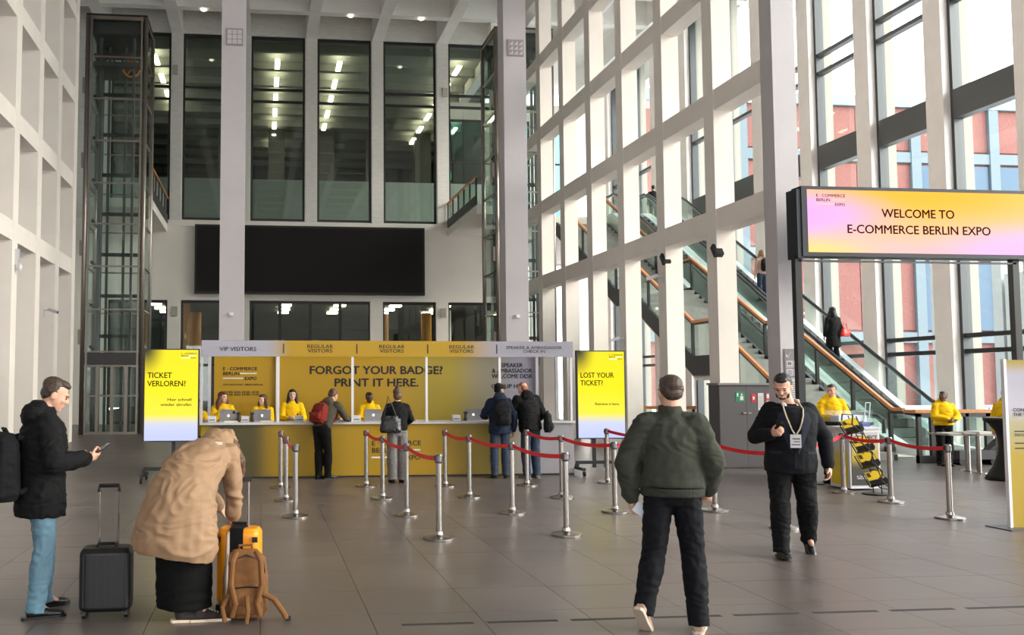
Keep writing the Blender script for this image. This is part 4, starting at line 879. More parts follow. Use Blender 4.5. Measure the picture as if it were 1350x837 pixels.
    if top:
        j = MB(); hem = top.get('hem', .88); w = top.get('w', 1.0); dp = top.get('d', 1.0); pl_, ch, nk = P['pelvis'], P['chest'], P['neck']
        if 'secs' in top: j.loft([(V(p) * s, rx * s, ry * s) for p, rx, ry in top['secs']], 24)
        else:
            hc = V((pl_.x, pl_.y, hem * s)) if 'hc' not in top else V(top['hc']) * s
            fl_ = top.get('flare', .0)
            j.loft([(hc, (.175 * w + fl_) * s, (.125 * dp + fl_) * s), (hc.lerp(ch, .12), (.182 * w + fl_) * s, (.13 * dp + fl_) * s), (hc.lerp(ch, .5), (.172 * w + fl_ * .5) * s, .128 * dp * s), (ch, .182 * w * s, .132 * dp * s), (ch.lerp(nk, .4), .185 * w * s, .12 * dp * s), (ch.lerp(nk, .72), .14 * w * s, .10 * dp * s), (nk - V((0, 0, top.get('open', 0))) * s, .082 * s, .078 * s), (nk + V((0, 0, .03 - top.get('open', 0))) * s, .066 * s, .066 * s)], 24)
        aw = top.get('arm', (.068, .056, .046))
        for q in 'RL':
            shp = P['sh' + q]; j.cap(shp.lerp(P['chest'], .4), shp, .08 * w * s, aw[0] * 1.0 * s, 16); j.cap(P['neck'] - V((0, .01, .03 + top.get('open', 0) * 1.4)) * s, shp + V((0, 0, .012)) * s, .05 * s, aw[0] * .8 * s, 12); j.cap(shp, P['el' + q], aw[0] * s, aw[1] * s, 16)
            wq = P['wr' + q].lerp(P['el' + q], top.get('cuff', .06)); j.cap(P['el' + q], wq, aw[1] * s, aw[2] * s, 16)
        if top.get('hood'):
            hb = nk + V((0, -.085, -.01)) * s; j.ell(hb, (.13 * s, .085 * s, .10 * s)); j.ell(nk + V((0, -.05, .05)) * s, (.105 * s, .07 * s, .06 * s))
        if top.get('collar'): j.loft([(nk - V((0, 0, .01)), .085 * s, .085 * s), (nk + V((0, 0, .055)) * s, .076 * s, .078 * s)])
        ob = put(remesh(j, cv, 3, top.get('fold', .010), top.get('fs', 8), 5), top.get('name', 'jacket'), top['m'], e)
        if top.get('quilt'):
            pass
    if hair:
        h = MB(); c = P['head']; E = lambda p, r: h.ell(V(c) + M @ (V(p) * hs), tuple(q * hs for q in r), M, 18, 12)
        k = hair['kind']
        if k == 'short': E((0, -.03, .056), (.078, .087, .070)); E((0, .022, .090), (.060, .062, .032)); E((0, -.058, .0), (.072, .047, .062)); E((-.046, -.035, .028), (.036, .062, .052)); E((.046, -.035, .028), (.036, .062, .052))
        elif k == 'crop': E((0, -.03, .050), (.0775, .088, .072)); E((0, .03, .084), (.058, .05, .030)); E((0, -.058, -.005), (.069, .046, .055)); E((-.045, -.04, .025), (.034, .055, .048)); E((.045, -.04, .025), (.034, .055, .048))
        elif k == 'bald': E((0, -.052, .0), (.074, .055, .06)); E((0, -.02, .055), (.073, .078, .064))
        elif k == 'cap': E((0, -.02, .055), (.086, .10, .075)); h.loft([(V(c) + M @ (V((0, .06, .05)) * hs), .06 * hs, .012 * hs), (V(c) + M @ (V((0, .16, .035)) * hs), .05 * hs, .008 * hs)]); E((0, -.06, -.01), (.07, .045, .055))
        else:
            E((0, -.025, .052), (.083, .092, .078)); E((0, .03, .088), (.066, .062, .034)); E((0, -.05, -.02), (.082, .06, .09))
            if k == 'bun': E((0, -.05, .135), (.045, .045, .035))
            L = hair.get('len', .25); wv = hair.get('wide', 1)
            if k in ('long', 'fall'):
                for x in (-.066, .066, 0):
                    y = -.065 if x == 0 else -.01
                    p0 = V(c) + M @ (V((x, y, .02)) * hs); p1 = p0 + V((x * .35 * wv, -.02 if x == 0 else .012, -L * .5)) * hs; p2 = p0 + V((x * .5 * wv, -.02 if x == 0 else hair.get('fwd', .04), -L)) * hs
                    h.cap(p0, p1, .038 * hs, .042 * wv * hs); h.cap(p1, p2, .042 * wv * hs, .025 * hs)
        put(remesh(h, vox * .9, 7, hair.get('fold', .004), 30, 9), 'cap' if k == 'cap' else 'hair', hair['m'], e)
    e['_s'] = s
    return e, P, M, s
def noidp(o):
    if '_s' in o: del o['_s']
def M_(name, col, r=.85, na=.08): return mat(name, col, r, noise_s=12, noise_a=na, spec=.25)
blk = M_('cloth_black', (12, 12, 14)); blk2 = M_('cloth_near_black', (17, 18, 21)); suitm = M_('suit_black', (12, 14, 20)); jean = mat('jeans_pale', (92, 124, 142), .85, noise_s=9, noise_a=.2, stretch=(1, 1, .4)); jeand = mat('jeans_dark', (38, 52, 74), .85, noise_s=10, noise_a=.15)
yel = M_('hoodie_yellow', (238, 190, 14)); olive = M_('bomber_olive', (58, 60, 52)); beige = mat('coat_beige', (150, 119, 90), .75, noise_s=5, noise_a=.06); oliv2 = M_('jacket_brown_olive', (72, 66, 54))
navy = M_('jacket_navy', (26, 36, 54)); greyt = M_('trousers_grey', (112, 108, 106)); leather = mat('leather_black', (14, 14, 15), .35); sneak = M_('sneaker_beige', (172, 148, 130), .7); sole_w = mat('sole_white', (214, 206, 198), .6)
hair_d = mat('hair_dark', (62, 46, 36), .55, noise_s=60, noise_a=.3, stretch=(1, 1, .2)); hair_b = mat('hair_brown', (84, 56, 38), .55, noise_s=60, noise_a=.3, stretch=(1, 1, .2)); hair_k = mat('hair_black', (16, 14, 14), .5); hair_r = mat('hair_auburn', (92, 40, 30), .5, noise_s=50, noise_a=.3); hair_g = mat('hair_blonde', (150, 116, 80), .55, noise_s=50, noise_a=.25)
SK1, SK2, SK3, SK4 = (206, 158, 134), (196, 146, 120), (92, 60, 46), (214, 172, 148)
def phone(parent_loc, rz, rx, label):
    e = empty('phone', parent_loc, rz, label, 'phone'); e.rotation_euler = (rx, 0, rz)
    b = MB().box(-.037, .037, -.078, .078, -.004, .004).build('body', black, e, bevel=.003); MB().box(-.034, .034, -.074, .074, .004, .0046).build('display', mat('phone_glass', (60, 64, 72), .1), e); MB().box(-.03, -.005, .045, .07, -.006, -.004).build('camera_bump', grey_m, e); return e
def backpack(loc, rz, w, d, h, m, label, rx=0, straps=True, kind='soft'):
    e = empty('backpack', loc, rz, label, 'bag'); e.rotation_euler = (rx, 0, rz); b = MB()
    b.loft([((0, 0, .02), w * .40, d * .38), ((0, 0, .08), w * .5, d * .5), ((0, 0, h * .6), w * .5, d * .48), ((0, .01, h * .88), w * .44, d * .38), ((0, .02, h), w * .25, d * .18)], 24, .6)
    b.loft([((0, -d * .42, .06), w * .36, d * .2), ((0, -d * .5, h * .3), w * .38, d * .24), ((0, -d * .42, h * .5), w * .34, d * .16)], 20, .6)
    put(remesh(b, .009, 3, .006, 9, 2), 'bag_body', m, e)
    z = MB(); z.tube([(-w * .34, -d * .6, h * .49), (0, -d * .66, h * .51), (w * .34, -d * .6, h * .49)], .005, 6); z.tube([(-w * .45, -d * .3, h * .55), (-w * .38, -d * .32, h * .84), (0, -d * .3, h * .94), (w * .38, -d * .32, h * .84), (w * .45, -d * .3, h * .55)], .005, 6); z.build('zip', leather, e)
    MB().tube([(-.05, .03, h * .96), (-.045, .0, h * 1.06), (.045, .0, h * 1.06), (.05, .03, h * .96)], .01, 8).build('grab_handle', m, e)
    if straps:
        for x in (-1, 1): MB().tube([(x * w * .2, d * .4, h * .92), (x * w * .34, d * 1.1, h * .98), (x * w * .42, d * 1.75, h * .78), (x * w * .44, d * 1.5, h * .4), (x * w * .36, d * .42, h * .16)], .022, 8).build('strap', m, e)
    return e
# 1 --- man at the left with parka and backpack, facing right and a little away
LM = V((-1.655, 7.33, 0))
e, P, M, s = person(LM, R(-62), 'man in black hooded parka and pale jeans looking down at his phone, left edge', H=1.78, yaw=R(-16), pitch=R(-24), vox=.0065,
    pose=dict(head=(0.01, .09, 1.60), neck=(0, .02, 1.455), chest=(0, .01, 1.27), elR=(.27, .02, 1.11), wrR=(.20, .27, 1.13), elL=(-.26, .04, 1.10), wrL=(-.08, .26, 1.10), anR=(.16, -.06, .085), anL=(-.15, .08, .085), knR=(.14, .0, .49), knL=(-.13, .07, .50)),
    top=dict(m=blk, hem=.71, w=1.2, d=1.32, arm=(.086, .078, .062), hood=True, collar=True, fold=.012, flare=.01), legs=dict(m=jean, r=(.095, .075, .066), fold=.010), shoes=dict(m=leather), hair=dict(kind='short', m=hair_d, fold=.004), skin=SK1,
    handR=dict(n=(-.5, 0, .6), curl=.75), handL=dict(n=(.6, 0, .5), curl=.5), toes=(R(-6), R(10)))
Rm = Matrix.Rotation(R(-62), 3, 'Z')
phone(LM + Rm @ V((.17, .405, 1.21)), R(-62), R(35), 'dark smartphone in the hand of the man in the black parka')
backpack(LM + Rm @ V((-.02, -.27, .83)), R(-62), .36, .22, .52, blk2, 'black backpack on the back of the man in the parka')
# 2 --- woman bending over her luggage
cw = V((-.53, 7.07, 0))
e, P, M, s = person(cw, R(-8), 'woman in long beige hooded coat and wide black skirt bending over her luggage', H=1.70, yaw=0, pitch=R(-50), vox=.0065, face=False,
    pose=dict(pelvis=(-.03, -.10, .93), chest=(.06, .22, 1.16), neck=(.11, .36, 1.22), head=(.15, .47, 1.235), shR=(.25, .30, 1.20), shL=(-.08, .34, 1.20), elR=(.29, .33, .93), wrR=(.27, .40, .70), elL=(-.02, .45, .95), wrL=(.12, .56, .76), hiR=(.07, -.1, .9), hiL=(-.13, -.1, .9), knR=(.08, -.02, .48), knL=(-.12, -.02, .48), anR=(.13, -.10, .085), anL=(.0, -.12, .085)),
    top=dict(m=beige, name='coat', secs=[((-.08, -.17, .50), .30, .25), ((-.065, -.17, .58), .325, .27), ((-.05, -.15, .72), .30, .25), ((-.03, -.10, .93), .262, .22), ((.0, .0, 1.06), .232, .185), ((.05, .15, 1.15), .222, .165), ((.085, .28, 1.20), .20, .14), ((.11, .36, 1.24), .13, .11), ((.12, .40, 1.27), .10, .10)], arm=(.088, .074, .062), fold=.016, fs=6),
    shoes=dict(m=M_('sneaker_dark', (54, 48, 46)), sole=mat('sole_cream', (226, 206, 180), .6), lace=sole_w), toes=(R(-75), R(-80)), handR=dict(n=(-1, 0, 0), curl=.9), skin=SK4)
h = MB(); c = P['head']
h.ell(c + V((-.02, -.035, .045)), (.135, .12, .115)); h.ell(c + V((-.04, -.13, -.0)), (.15, .09, .09)); h.tube([c + V((-.115, .06, -.02)), c + V((-.05, .05, .13)), c + V((.07, .05, .12)), c + V((.115, .04, -.0))], .036, 10)
put(remesh(h, .009, 3, .010, 9, 3), 'hood', beige, e)
h = MB(); h.cap(c + V((.07, .03, .04)), c + V((.15, .05, -.10)), .055, .045); h.cap(c + V((.15, .05, -.10)), c + V((.165, .06, -.24)), .045, .02); h.cap(c + V((.1, .0, .04)), c + V((.16, -.0, -.12)), .04, .03)
put(remesh(h, .008, 2, .008, 24, 3), 'hair', hair_b, e)
k = MB(); k.loft([((-.02, -.03, .085), .20, .175), ((-.02, -.03, .13), .202, .175), ((-.02, -.06, .45), .205, .17), ((-.03, -.10, .8), .19, .165), ((-.03, -.10, .98), .16, .13)], 26)
put(remesh(k, .01, 3, .012, 5, 4), 'skirt', M_('velvet_black', (8, 8, 9), .9), e)
o = MB().box(-.02, .045, -.004, .004, -.012, .012).build('chest_badge', mat('badge_pale', (226, 214, 204), .5), e); o.location = V((.17, .185, 1.295)) * s
# her luggage
ore = mat('suitcase_orange', (236, 148, 20), .35)
e = empty('orange_suitcase', (-.16, 7.30, 0), R(-10), 'orange hard shell suitcase with black strap behind the brown backpack', 'suitcase')
b = MB(); b.loft([((0, 0, .05), .14, .10), ((0, 0, .08), .165, .125), ((0, 0, .58), .165, .125), ((0, 0, .615), .145, .10)], 28, .45); o = put(remesh(b, .008, 3), 'shell', ore, e)
MB().box(-.05, .05, -.13, .13, .06, .625).build('band', blk2, e); MB().tube([(-.06, 0, .615), (-.055, 0, .645), (.055, 0, .645), (.06, 0, .615)], .011, 8).build('carry_handle', black, e)
for x in (-.14, .14): MB().box(x - .02, x + .02, -.134, -.12, .52, .56).box(x - .02, x + .02, -.1, .1, .0, .05).build('caster_mount', black, e)
for x in (-.05, .05): MB().tube([(x, .09, .6), (x, .09, .96)], .009, 8).build('trolley_tube', steel, e)
MB().box(-.07, .07, .075, .105, .95, .98).build('trolley_grip', black, e)
brn = M_('backpack_brown', (120, 82, 48), .8)
e = backpack((-.11, 6.98, 0), R(4), .33, .19, .50, brn, 'brown canvas backpack standing on the floor beside the bending woman', straps=False)
for x in (-1, 1): MB().tube([(x * .07, -.10, .50), (x * .10, -.14, .44), (x * .11, -.15, .28), (x * .075, -.14, .14), (x * .1, -.12, .05)], .021, 8).build('strap', brn, e)
MB().tube([(.12, -.1, .2), (.2, -.12, .16), (.27, -.12, .06), (.29, -.13, .02)], .022, 8).build('hip_belt', brn, e); MB().tube([(-.12, -.1, .2), (-.17, -.12, .12), (-.15, -.13, .02)], .018, 8).build('hip_belt', brn, e)
MB().box(.28, .32, -.14, -.12, .005, .04).build('buckle', black, e); MB().tube([(.0, -.16, .2), (.01, -.17, .1), (.0, -.17, .01)], .016, 6).build('webbing', brn, e)
tag(MB().loft([((-.245, 6.98, .02), .012, .05), ((-.245, 6.98, .3), .02, .11), ((-.24, 7.0, .62), .012, .10)], 16).build('tote_bag', mat('tote_grey', (150, 136, 124), .8), smooth=True), 'pale grey tote bag hanging at the knees of the bending woman', 'bag')
# black cabin case
e = empty('cabin_suitcase', (-1.135, 7.2, 0), R(2), 'upright black cabin suitcase with raised trolley handle', 'suitcase')
b = MB(); b.loft([((0, 0, .045), .165, .095), ((0, 0, .07), .19, .12), ((0, 0, .47), .19, .12), ((0, 0, .505), .17, .10)], 28, .4); put(remesh(b, .009, 3), 'shell', mat('case_black', (13, 13, 14), .45), e)
for k in range(7): MB().box(-.155 + k * .05, -.147 + k * .05, -.122, -.114, .09, .45).build('rib', mat('case_rib', (22, 22, 24), .4), e)
MB().tube([(-.19, 0, .1), (-.193, 0, .3), (-.19, 0, .45)], .006, 6).build('zip', black, e)
MB().tube([(-.07, -.02, .505), (-.06, -.02, .53), (.06, -.02, .53), (.07, -.02, .505)], .012, 8).build('carry_handle', black, e)
for x in (-.068, .068): MB().tube([(x, .07, .49), (x, .07, .74)], .011, 8).tube([(x, .07, .72), (x, .07, .93)], .008, 8).build('trolley_tube', steel, e)
MB().tube([(-.072, .07, .90), (-.07, .07, .945), (.07, .07, .945), (.072, .07, .90)], .016, 8).build('trolley_grip', black, e)
for x in (-.15, .15):
    for y in (-.07, .07): MB().rings([[V((x + q, y + .024 * math.cos(t), .024 + .024 * math.sin(t))) for t in [math.pi * 2 * i / 12 for i in range(12)]] for q in (-.012, .012)]).box(x - .02, x + .02, y - .02, y + .02, .035, .07).build('castor', black, e)
# 3 --- man in the bomber jacket walking away
e, P, M, s = person(V((2.87, 6.34, 0)), R(-22), 'man in olive bomber jacket and dark trousers walking away with a paper in hand', H=1.80, yaw=R(18), pitch=R(-4), vox=.0065,
    pose=dict(pelvis=(0, 0, .94), chest=(0, .03, 1.27), neck=(0, .03, 1.455), head=(0, .05, 1.60), knR=(.13, .05, .50), anR=(.15, -.02, .085), hiR=(.085, 0, .92), hiL=(-.085, 0, .92), knL=(-.13, -.01, .50), anL=(-.20, -.09, .155), elL=(-.30, -.03, 1.13), wrL=(-.27, .02, .87), elR=(.27, -.02, 1.13), wrR=(.24, .12, .93)),
    top=dict(m=olive, hem=.95, w=1.22, d=1.25, arm=(.086, .080, .060), collar=True, fold=.011, fs=7, flare=.0), legs=dict(m=M_('trousers_midnight', (11, 13, 19)), r=(.105, .078, .068), fold=.010), shoes=dict(m=sneak, sole=mat('sole_tan', (190, 172, 156), .7)), hair=dict(kind='crop', m=hair_d, fold=.003), skin=SK1,
    handR=dict(n=(-.3, 1, .2), curl=.6), handL=dict(n=(1, .2, 0), curl=.8), toes=(R(-8), R(-20)), footpitch=(0, R(-48)))
j = MB(); j.loft([((0, 0, .925), .215, .155), ((0, 0, .985), .222, .16)], 24); put(remesh(j, .009, 2, .004, 20, 1), 'waistband', M_('rib_olive', (50, 52, 46)), e)
Rm = Matrix.Rotation(R(-22), 3, 'Z'); pp_ = e.location + Rm @ V((-.27, -.0, .79))
tag(MB().hexa([pp_ + V(q) for q in ((-.02, -.03, .03), (.09, -.05, -.05), (.092, -.047, -.05), (-.018, -.027, .03), (.03, -.03, .09), (.14, -.05, .01), (.142, -.047, .01), (.032, -.027, .09))]).build('paper_sheet', mat('paper_blueish', (206, 212, 224), .7)), 'folded white paper in the left hand of the man in the bomber jacket', 'paper')
# 4 --- bearded man in a black suit walking towards the viewer
e, P, M, s = person(V((5.26, 8.88, 0)), R(162), 'bearded man in black suit with lanyard walking forward, looking at his phone', H=1.82, yaw=R(-22), pitch=R(-24), vox=.0065,
    pose=dict(pelvis=(0, 0, .95), chest=(0, .03, 1.27), neck=(0, .02, 1.455), head=(.07, .09, 1.605), hiR=(.10, 0, .92), hiL=(-.10, 0, .92), knR=(.12, .08, .51), anR=(.13, .12, .09), knL=(-.13, .03, .51), anL=(-.19, -.20, .15), elR=(.32, .03, 1.13), wrR=(.22, .30, 1.17), elL=(-.32, -.03, 1.12), wrL=(-.32, .06, .86)),
    top=dict(m=suitm, hem=.80, w=1.32, d=1.55, arm=(.084, .074, .058), fold=.006, fs=6, flare=.0, open=.035), legs=dict(m=M_('suit_trousers', (11, 12, 15)), r=(.125, .09, .072), w=1.15, fold=.008), shoes=dict(m=leather, lace=blk), hair=dict(kind='short', m=hair_k), skin=SK1,
    handR=dict(n=(-.6, .0, .6), curl=.8), handL=dict(n=(1, .1, 0), curl=.55), toes=(R(6), R(4)), footpitch=(R(4), R(-38)))
b = MB(); c = P['head']; E = lambda p, r: b.ell(V(c) + M @ V(p) * s, r, M, 16, 10)
E((0, .056, -.084), (.038, .036, .026)); E((-.046, .035, -.06), (.018, .035, .04)); E((.046, .035, -.06), (.018, .035, .04)); E((0, .088, -.047), (.024, .012, .005))
put(remesh(b, .006, 4, .002, 40, 1), 'beard', hair_k, e)
from mathutils.bvhtree import BVHTree
jk = [c_ for c_ in e.children if c_.name.startswith('jacket')][0]; bv = BVHTree.FromPolygons([v.co for v in jk.data.vertices], [p.vertices for p in jk.data.polygons])
def on(x, z, out=.004):                                   # the point of the jacket's front at (x, z)
    h_ = bv.ray_cast(V((x * s, 1, z * s)), V((0, -1, 0)))[0]; return (h_ if h_ else V((x * s, .1 * s, z * s))) + V((0, out, 0))
def patch(rows, m_, name, out=.004):                        # a cloth strip lying on the jacket: rows of (x0, x1, z)
    p_ = MB(); n_ = 5; vs_ = [on(x0 + (x1 - x0) * k / n_, z, out) for x0, x1, z in rows for k in range(n_ + 1)]
    return p_.add(vs_, [(i * (n_ + 1) + k, i * (n_ + 1) + k + 1, (i + 1) * (n_ + 1) + k + 1, (i + 1) * (n_ + 1) + k) for i in range(len(rows) - 1) for k in range(n_)]).build(name, m_, e, smooth=True)
lapm_ = M_('lapel_black', (36, 40, 52))
patch([(-.05, .05, 1.42), (-.06, .06, 1.34), (-.055, .055, 1.25), (-.045, .045, 1.14), (-.03, .03, 1.04), (-.012, .012, .98)], M_('shirt_black', (7, 7, 8)), 'shirt', .003)
for x in (-1, 1):
    o = patch([(x * .055, x * .10, 1.42), (x * .062, x * .135, 1.36), (x * .06, x * .15, 1.29), (x * .055, x * .12, 1.20), (x * .045, x * .085, 1.10), (x * .02, x * .03, .98)], lapm_, 'lapel', .008)
    patch([(x * .17 - .055, x * .17 + .055, 1.0), (x * .17 - .055, x * .17 + .055, .975)], lapm_, 'pocket_flap', .007)
patch([(-.004, .006, .98), (-.004, .006, .9), (-.008, .010, .84)], lapm_, 'front_edge', .006)
cl = MB(); N_ = P['neck']
cl.tube([N_ + V((.080 * math.cos(a_), .005 + .085 * math.sin(a_), .02 - .035 * max(0, math.sin(a_)))) for a_ in [R(q) for q in range(-200, 30, 20)]] + [N_ + V((.055, .085, -.03))], .017, 8); cl.build('shirt_collar', mat('shirt_white', (206, 202, 196), .8), e, smooth=True)
ln = MB()
for x in (-1, 1): ln.tube([N_ + V((x * .075, .02, .02))] + [on(x * xx, zz, .014) for xx, zz in ((.085, 1.40), (.075, 1.34), (.055, 1.27), (.035, 1.21), (.008, 1.165))], .007, 6)
ln.build('lanyard', mat('lanyard_beige', (196, 184, 160), .7), e)
c_ = on(0, 1.10, .012); bo_ = MB().box(-.05, .05, -.003, .003, -.065, .065).build('badge', mat('badge_white', (190, 190, 194), .4), e); bo_.location = c_
MB().box(-.04, .04, .003, .0042, -.04, -.028).box(-.04, .02, .003, .0042, -.01, .0).box(-.04, .03, .003, .0042, .015, .03).build('badge_text', mat('sign_ink', (96, 88, 92), .5), bo_)
Rm = Matrix.Rotation(R(162), 3, 'Z')
phone(e.location + Rm @ V((.175, .41, 1.29)), R(150), R(50), 'smartphone held up by the bearded man in the black suit')
# 5 --- visitors at the counter
def visitor(*a, **k): return person(*a, vox=.0095, **k)
e, P, M, s = visitor(V((1.14, 16.88, 0)), R(-42), 'visitor in brown-olive jacket and black trousers leaning on the counter, red backpack', H=1.72, yaw=0, pitch=R(-30), face=False,
    pose=dict(pelvis=(0, -.10, .95), chest=(0, .08, 1.22), neck=(0, .16, 1.38), head=(.0, .24, 1.50), shR=(.18, .14, 1.33), shL=(-.18, .14, 1.33), elR=(.26, .28, 1.10), wrR=(.18, .50, 1.06), elL=(-.2, .30, 1.10), wrL=(-.08, .50, 1.06), hiR=(.09, -.1, .92), hiL=(-.09, -.1, .92), knR=(.09, -.03, .5), knL=(-.08, -.08, .5), anR=(.08, -.02, .085), anL=(-.05, -.12, .085)),
    top=dict(m=oliv2, hem=.92, hc=(0, -.10, .90), w=1.02, d=1.1, arm=(.075, .065, .05), hood=True, fold=.010), legs=dict(m=blk, r=(.10, .075, .066)), shoes=dict(m=leather), hair=dict(kind='short', m=hair_b), skin=SK2, toes=(R(-20), R(5)))
Rm = Matrix.Rotation(R(-42), 3, 'Z'); backpack(e.location + Rm @ V((-.02, -.22, .98)), R(-42), .30, .20, .40, M_('backpack_red', (122, 36, 28)), 'rust red backpack on the visitor leaning over the counter', rx=R(-22))
e, P, M, s = visitor(V((2.335, 16.05, 0)), R(4), 'visitor with hair bun, black sweater and wide grey trousers, seen from behind', H=1.64, pitch=R(-6), face=False,
    pose=dict(elR=(.27, .03, 1.15), wrR=(.20, .22, 1.05), elL=(-.24, .05, 1.15), wrL=(-.14, .28, 1.08)), top=dict(m=blk, hem=.95, w=1.08, arm=(.07, .06, .05), name='sweater', fold=.008), legs=dict(m=greyt, r=(.105, .095, .092), fold=.010), shoes=dict(m=blk), hair=dict(kind='bun', m=hair_b), skin=SK4)
e = empty('shoulder_bag', (2.19, 15.86, .86), R(4), 'large black woven shoulder bag with pale stitching on the visitor with the bun', 'bag'); b = MB(); b.loft([((0, 0, .0), .17, .06), ((0, 0, .05), .19, .075), ((0, 0, .2), .16, .065), ((0, 0, .29), .13, .04)], 22, .7); put(remesh(b, .009, 2, .006, 12, 1), 'bag_body', leather, e)
MB().tube([(-.12, 0, .28), (-.06, .05, .48), (-.02, .12, .62), (.04, .08, .48), (.10, 0, .28)], .009, 6).build('strap', leather, e); q = MB()
for i in range(8): q.box(.12, .165, -.062, -.055, .05 + i * .026, .056 + i * .026)
q.build('stitching', whiteink, e)
e, P, M, s = visitor(V((4.27, 16.55, 0)), R(-8), 'visitor in navy jacket and dark cap with black backpack standing at the counter', H=1.72, yaw=R(-35), pitch=R(-8), face=False,
    pose=dict(elL=(-.29, .05, 1.14), wrL=(-.22, .3, 1.1), elR=(.27, .0, 1.12), wrR=(.26, .06, .87)), top=dict(m=navy, hem=.80, w=1.12, d=1.15, arm=(.078, .068, .055), hood=True), legs=dict(m=jeand, r=(.095, .075, .066)), shoes=dict(m=leather), hair=dict(kind='cap', m=M_('cap_black', (18, 18, 20))), skin=SK2, toes=(R(-10), R(10)))
backpack(V((4.27 + .0, 16.55 - .27, .93)), R(-8), .28, .2, .46, blk2, 'black backpack on the visitor in the navy jacket')
e, P, M, s = visitor(V((4.83, 16.50, 0)), R(16), 'visitor in black coat and jeans with close-cropped reddish hair, leaning to the left', H=1.80, yaw=R(10), pitch=R(-24), face=False,
    pose=dict(chest=(-.03, .05, 1.26), neck=(-.05, .08, 1.43), head=(-.07, .13, 1.55), shR=(.15, .06, 1.37), shL=(-.23, .06, 1.37), elL=(-.32, .16, 1.14), wrL=(-.26, .36, 1.09), elR=(.27, .02, 1.1), wrR=(.20, .2, .97)), top=dict(m=blk, hem=.82, w=1.18, d=1.25, arm=(.085, .075, .06), collar=True, hood=True), legs=dict(m=jeand, r=(.10, .078, .07)), shoes=dict(m=M_('shoe_grey', (120, 116, 112))), hair=dict(kind='bald', m=mat('hair_ginger', (150, 96, 72), .7)), skin=SK1, toes=(R(-10), R(8)))
backpack(V((5.12, 16.40, .80)), R(60), .24, .14, .38, blk2, 'black shoulder bag at the right hip of the visitor in the black coat', straps=False)
# 6 --- staff behind the counter (seated on high stools, seen from the waist up)
def staff(x, y, H, label, rz=R(180), **k):
    base = dict(elR=(.24, .10, 1.12), wrR=(.10, .30, 1.13), elL=(-.24, .10, 1.12), wrL=(-.10, .30, 1.13)); base.update(k.pop('pose', {}))
    return person(V((x, y, 0)), rz, label, pose=base, H=H, vox=.0095, group='staff behind the counter', top=dict(m=yel, hem=.85, w=1.1, d=1.1, arm=(.078, .068, .055), hood=True, name='hoodie', fold=.010), legs=dict(m=blk), shoes=dict(m=leather), **k)
staff(-.74, 18.15, 1.56, 'staff member in yellow hoodie with wavy auburn hair, turned towards her colleague', yaw=R(48), hair=dict(kind='long', m=hair_r, len=.26, wide=1.5, fold=.012), skin=SK4, pose=dict(wrR=(.03, .22, 1.30), elR=(.2, .2, 1.12)))
staff(.02, 18.15, 1.51, 'staff member in yellow hoodie with brown hair and hands at her chin, facing left', yaw=R(-42), hair=dict(kind='long', m=hair_b, len=.2, wide=1.1), skin=SK4, pose=dict(wrR=(.03, .24, 1.32), elR=(.2, .22, 1.12), wrL=(-.04, .24, 1.30), elL=(-.2, .22, 1.12)))
staff(.59, 18.15, 1.61, 'staff member in yellow hoodie with very long straight black hair over her chest', hair=dict(kind='long', m=hair_k, len=.42, wide=1.1, fwd=.10), skin=SK4)
staff(2.09, 18.15, 1.55, 'staff member in yellow hoodie with short black hair under the large lettering', hair=dict(kind='crop', m=hair_k), skin=SK3, yaw=R(12), pitch=R(-10))
staff(-1.26, 18.75, 1.40, 'staff member in yellow partly hidden behind the left booth post', hair=dict(kind='short', m=hair_k), skin=SK2)
# 7 --- staff in yellow on the right
e, P, M, s = person(V((10.27, 15.95, 0)), R(165), 'staff member in yellow jacket with black hair behind the clear acrylic box', H=1.70, yaw=R(-35), pitch=R(-5), vox=.0095, pose=dict(wrR=(.06, .26, 1.12), elR=(.25, .08, 1.12), wrL=(-.08, .28, 1.10), elL=(-.25, .08, 1.12)), top=dict(m=yel, hem=.85, w=1.12, d=1.15, arm=(.08, .07, .056), hood=True), legs=dict(m=blk), shoes=dict(m=leather), hair=dict(kind='short', m=hair_k), skin=SK2)
e, P, M, s = person(V((13.93, 17.85, 0)), R(172), 'staff member in yellow hoodie and black trousers standing before the wooden handrail', H=1.55, yaw=R(-55), pitch=R(4), vox=.0095, pose=dict(wrR=(.02, .26, 1.08), elR=(.27, .10, 1.14), wrL=(-.06, .28, 1.06), elL=(-.27, .10, 1.14)), top=dict(m=yel, hem=.94, w=1.22, d=1.3, arm=(.085, .075, .056), hood=True, name='hoodie'), legs=dict(m=blk, r=(.11, .085, .075)), shoes=dict(m=leather), hair=dict(kind='crop', m=hair_k), skin=SK3)
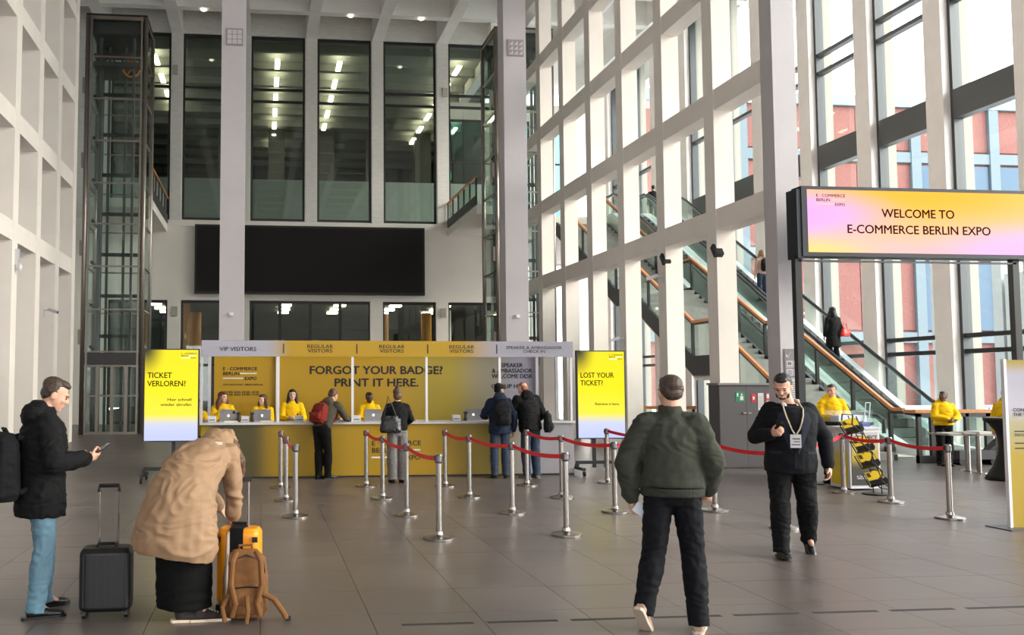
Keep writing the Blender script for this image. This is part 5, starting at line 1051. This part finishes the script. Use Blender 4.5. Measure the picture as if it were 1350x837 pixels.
e, P, M, s = person(V((13.72, 15.95, 0)), R(150), 'staff member in yellow mostly hidden behind the banner at the right edge', H=1.62, vox=.0095, top=dict(m=yel, hem=.9, w=1.1, d=1.15, hood=True), legs=dict(m=blk), shoes=dict(m=leather), hair=dict(kind='short', m=hair_k), skin=SK2)
# 8 --- on the escalator
def ez(d): return .32 + (d - 21.9) * (8.0 - .32) / (35.2 - 21.9)
e, P, M, s = person(V((16.15, 24.9, 2.06)), R(2), 'woman in long black coat with long dark hair riding the escalator', H=1.70, vox=.012, face=False, top=dict(m=blk, hem=.55, w=1.1, d=1.2, name='coat', flare=.02), legs=dict(m=blk), shoes=dict(m=leather), hair=dict(kind='long', m=hair_k, len=.3, wide=1.4), skin=SK2)
e.location.z = ez(24.9) + .12
e = empty('red_handbag', (16.42, 24.75, ez(24.9) + .95), R(20), 'bright red handbag on the arm of the woman on the escalator', 'bag'); b = MB(); b.loft([((0, 0, 0), .15, .06), ((0, 0, .08), .16, .08), ((0, 0, .22), .12, .05)], 18, .7); put(remesh(b, .012, 2, .008, 10, 1), 'bag_body', mat('bag_red', (226, 44, 34), .45), e); MB().tube([(-.08, 0, .2), (-.06, 0, .38), (.06, 0, .38), (.08, 0, .2)], .012, 6).build('strap', mat('bag_red', (226, 44, 34), .45), e)
e, P, M, s = person(V((16.1, 28.5, 0)), R(10), 'blonde traveller in pale top and jeans riding higher up the escalator', H=1.68, vox=.012, face=False, top=dict(m=M_('top_pink', (196, 166, 152)), hem=.9, name='sweater'), legs=dict(m=jeand), shoes=dict(m=leather), hair=dict(kind='long', m=hair_g, len=.16), skin=SK4)
e.location.z = ez(28.65) + .12; backpack(e.location + V((0, -.22, .92)), R(10), .28, .18, .44, blk2, 'black backpack on the blonde traveller on the escalator', straps=False)
e, P, M, s = person(V((16.6, 37.9, 8.4)), R(0), 'distant traveller in black at the top of the escalator', H=1.75, vox=.014, face=False, top=dict(m=blk, hem=.8, w=1.1), legs=dict(m=blk), shoes=dict(m=leather), hair=dict(kind='short', m=hair_k), skin=SK2)
for o in C.objects: noidp(o)
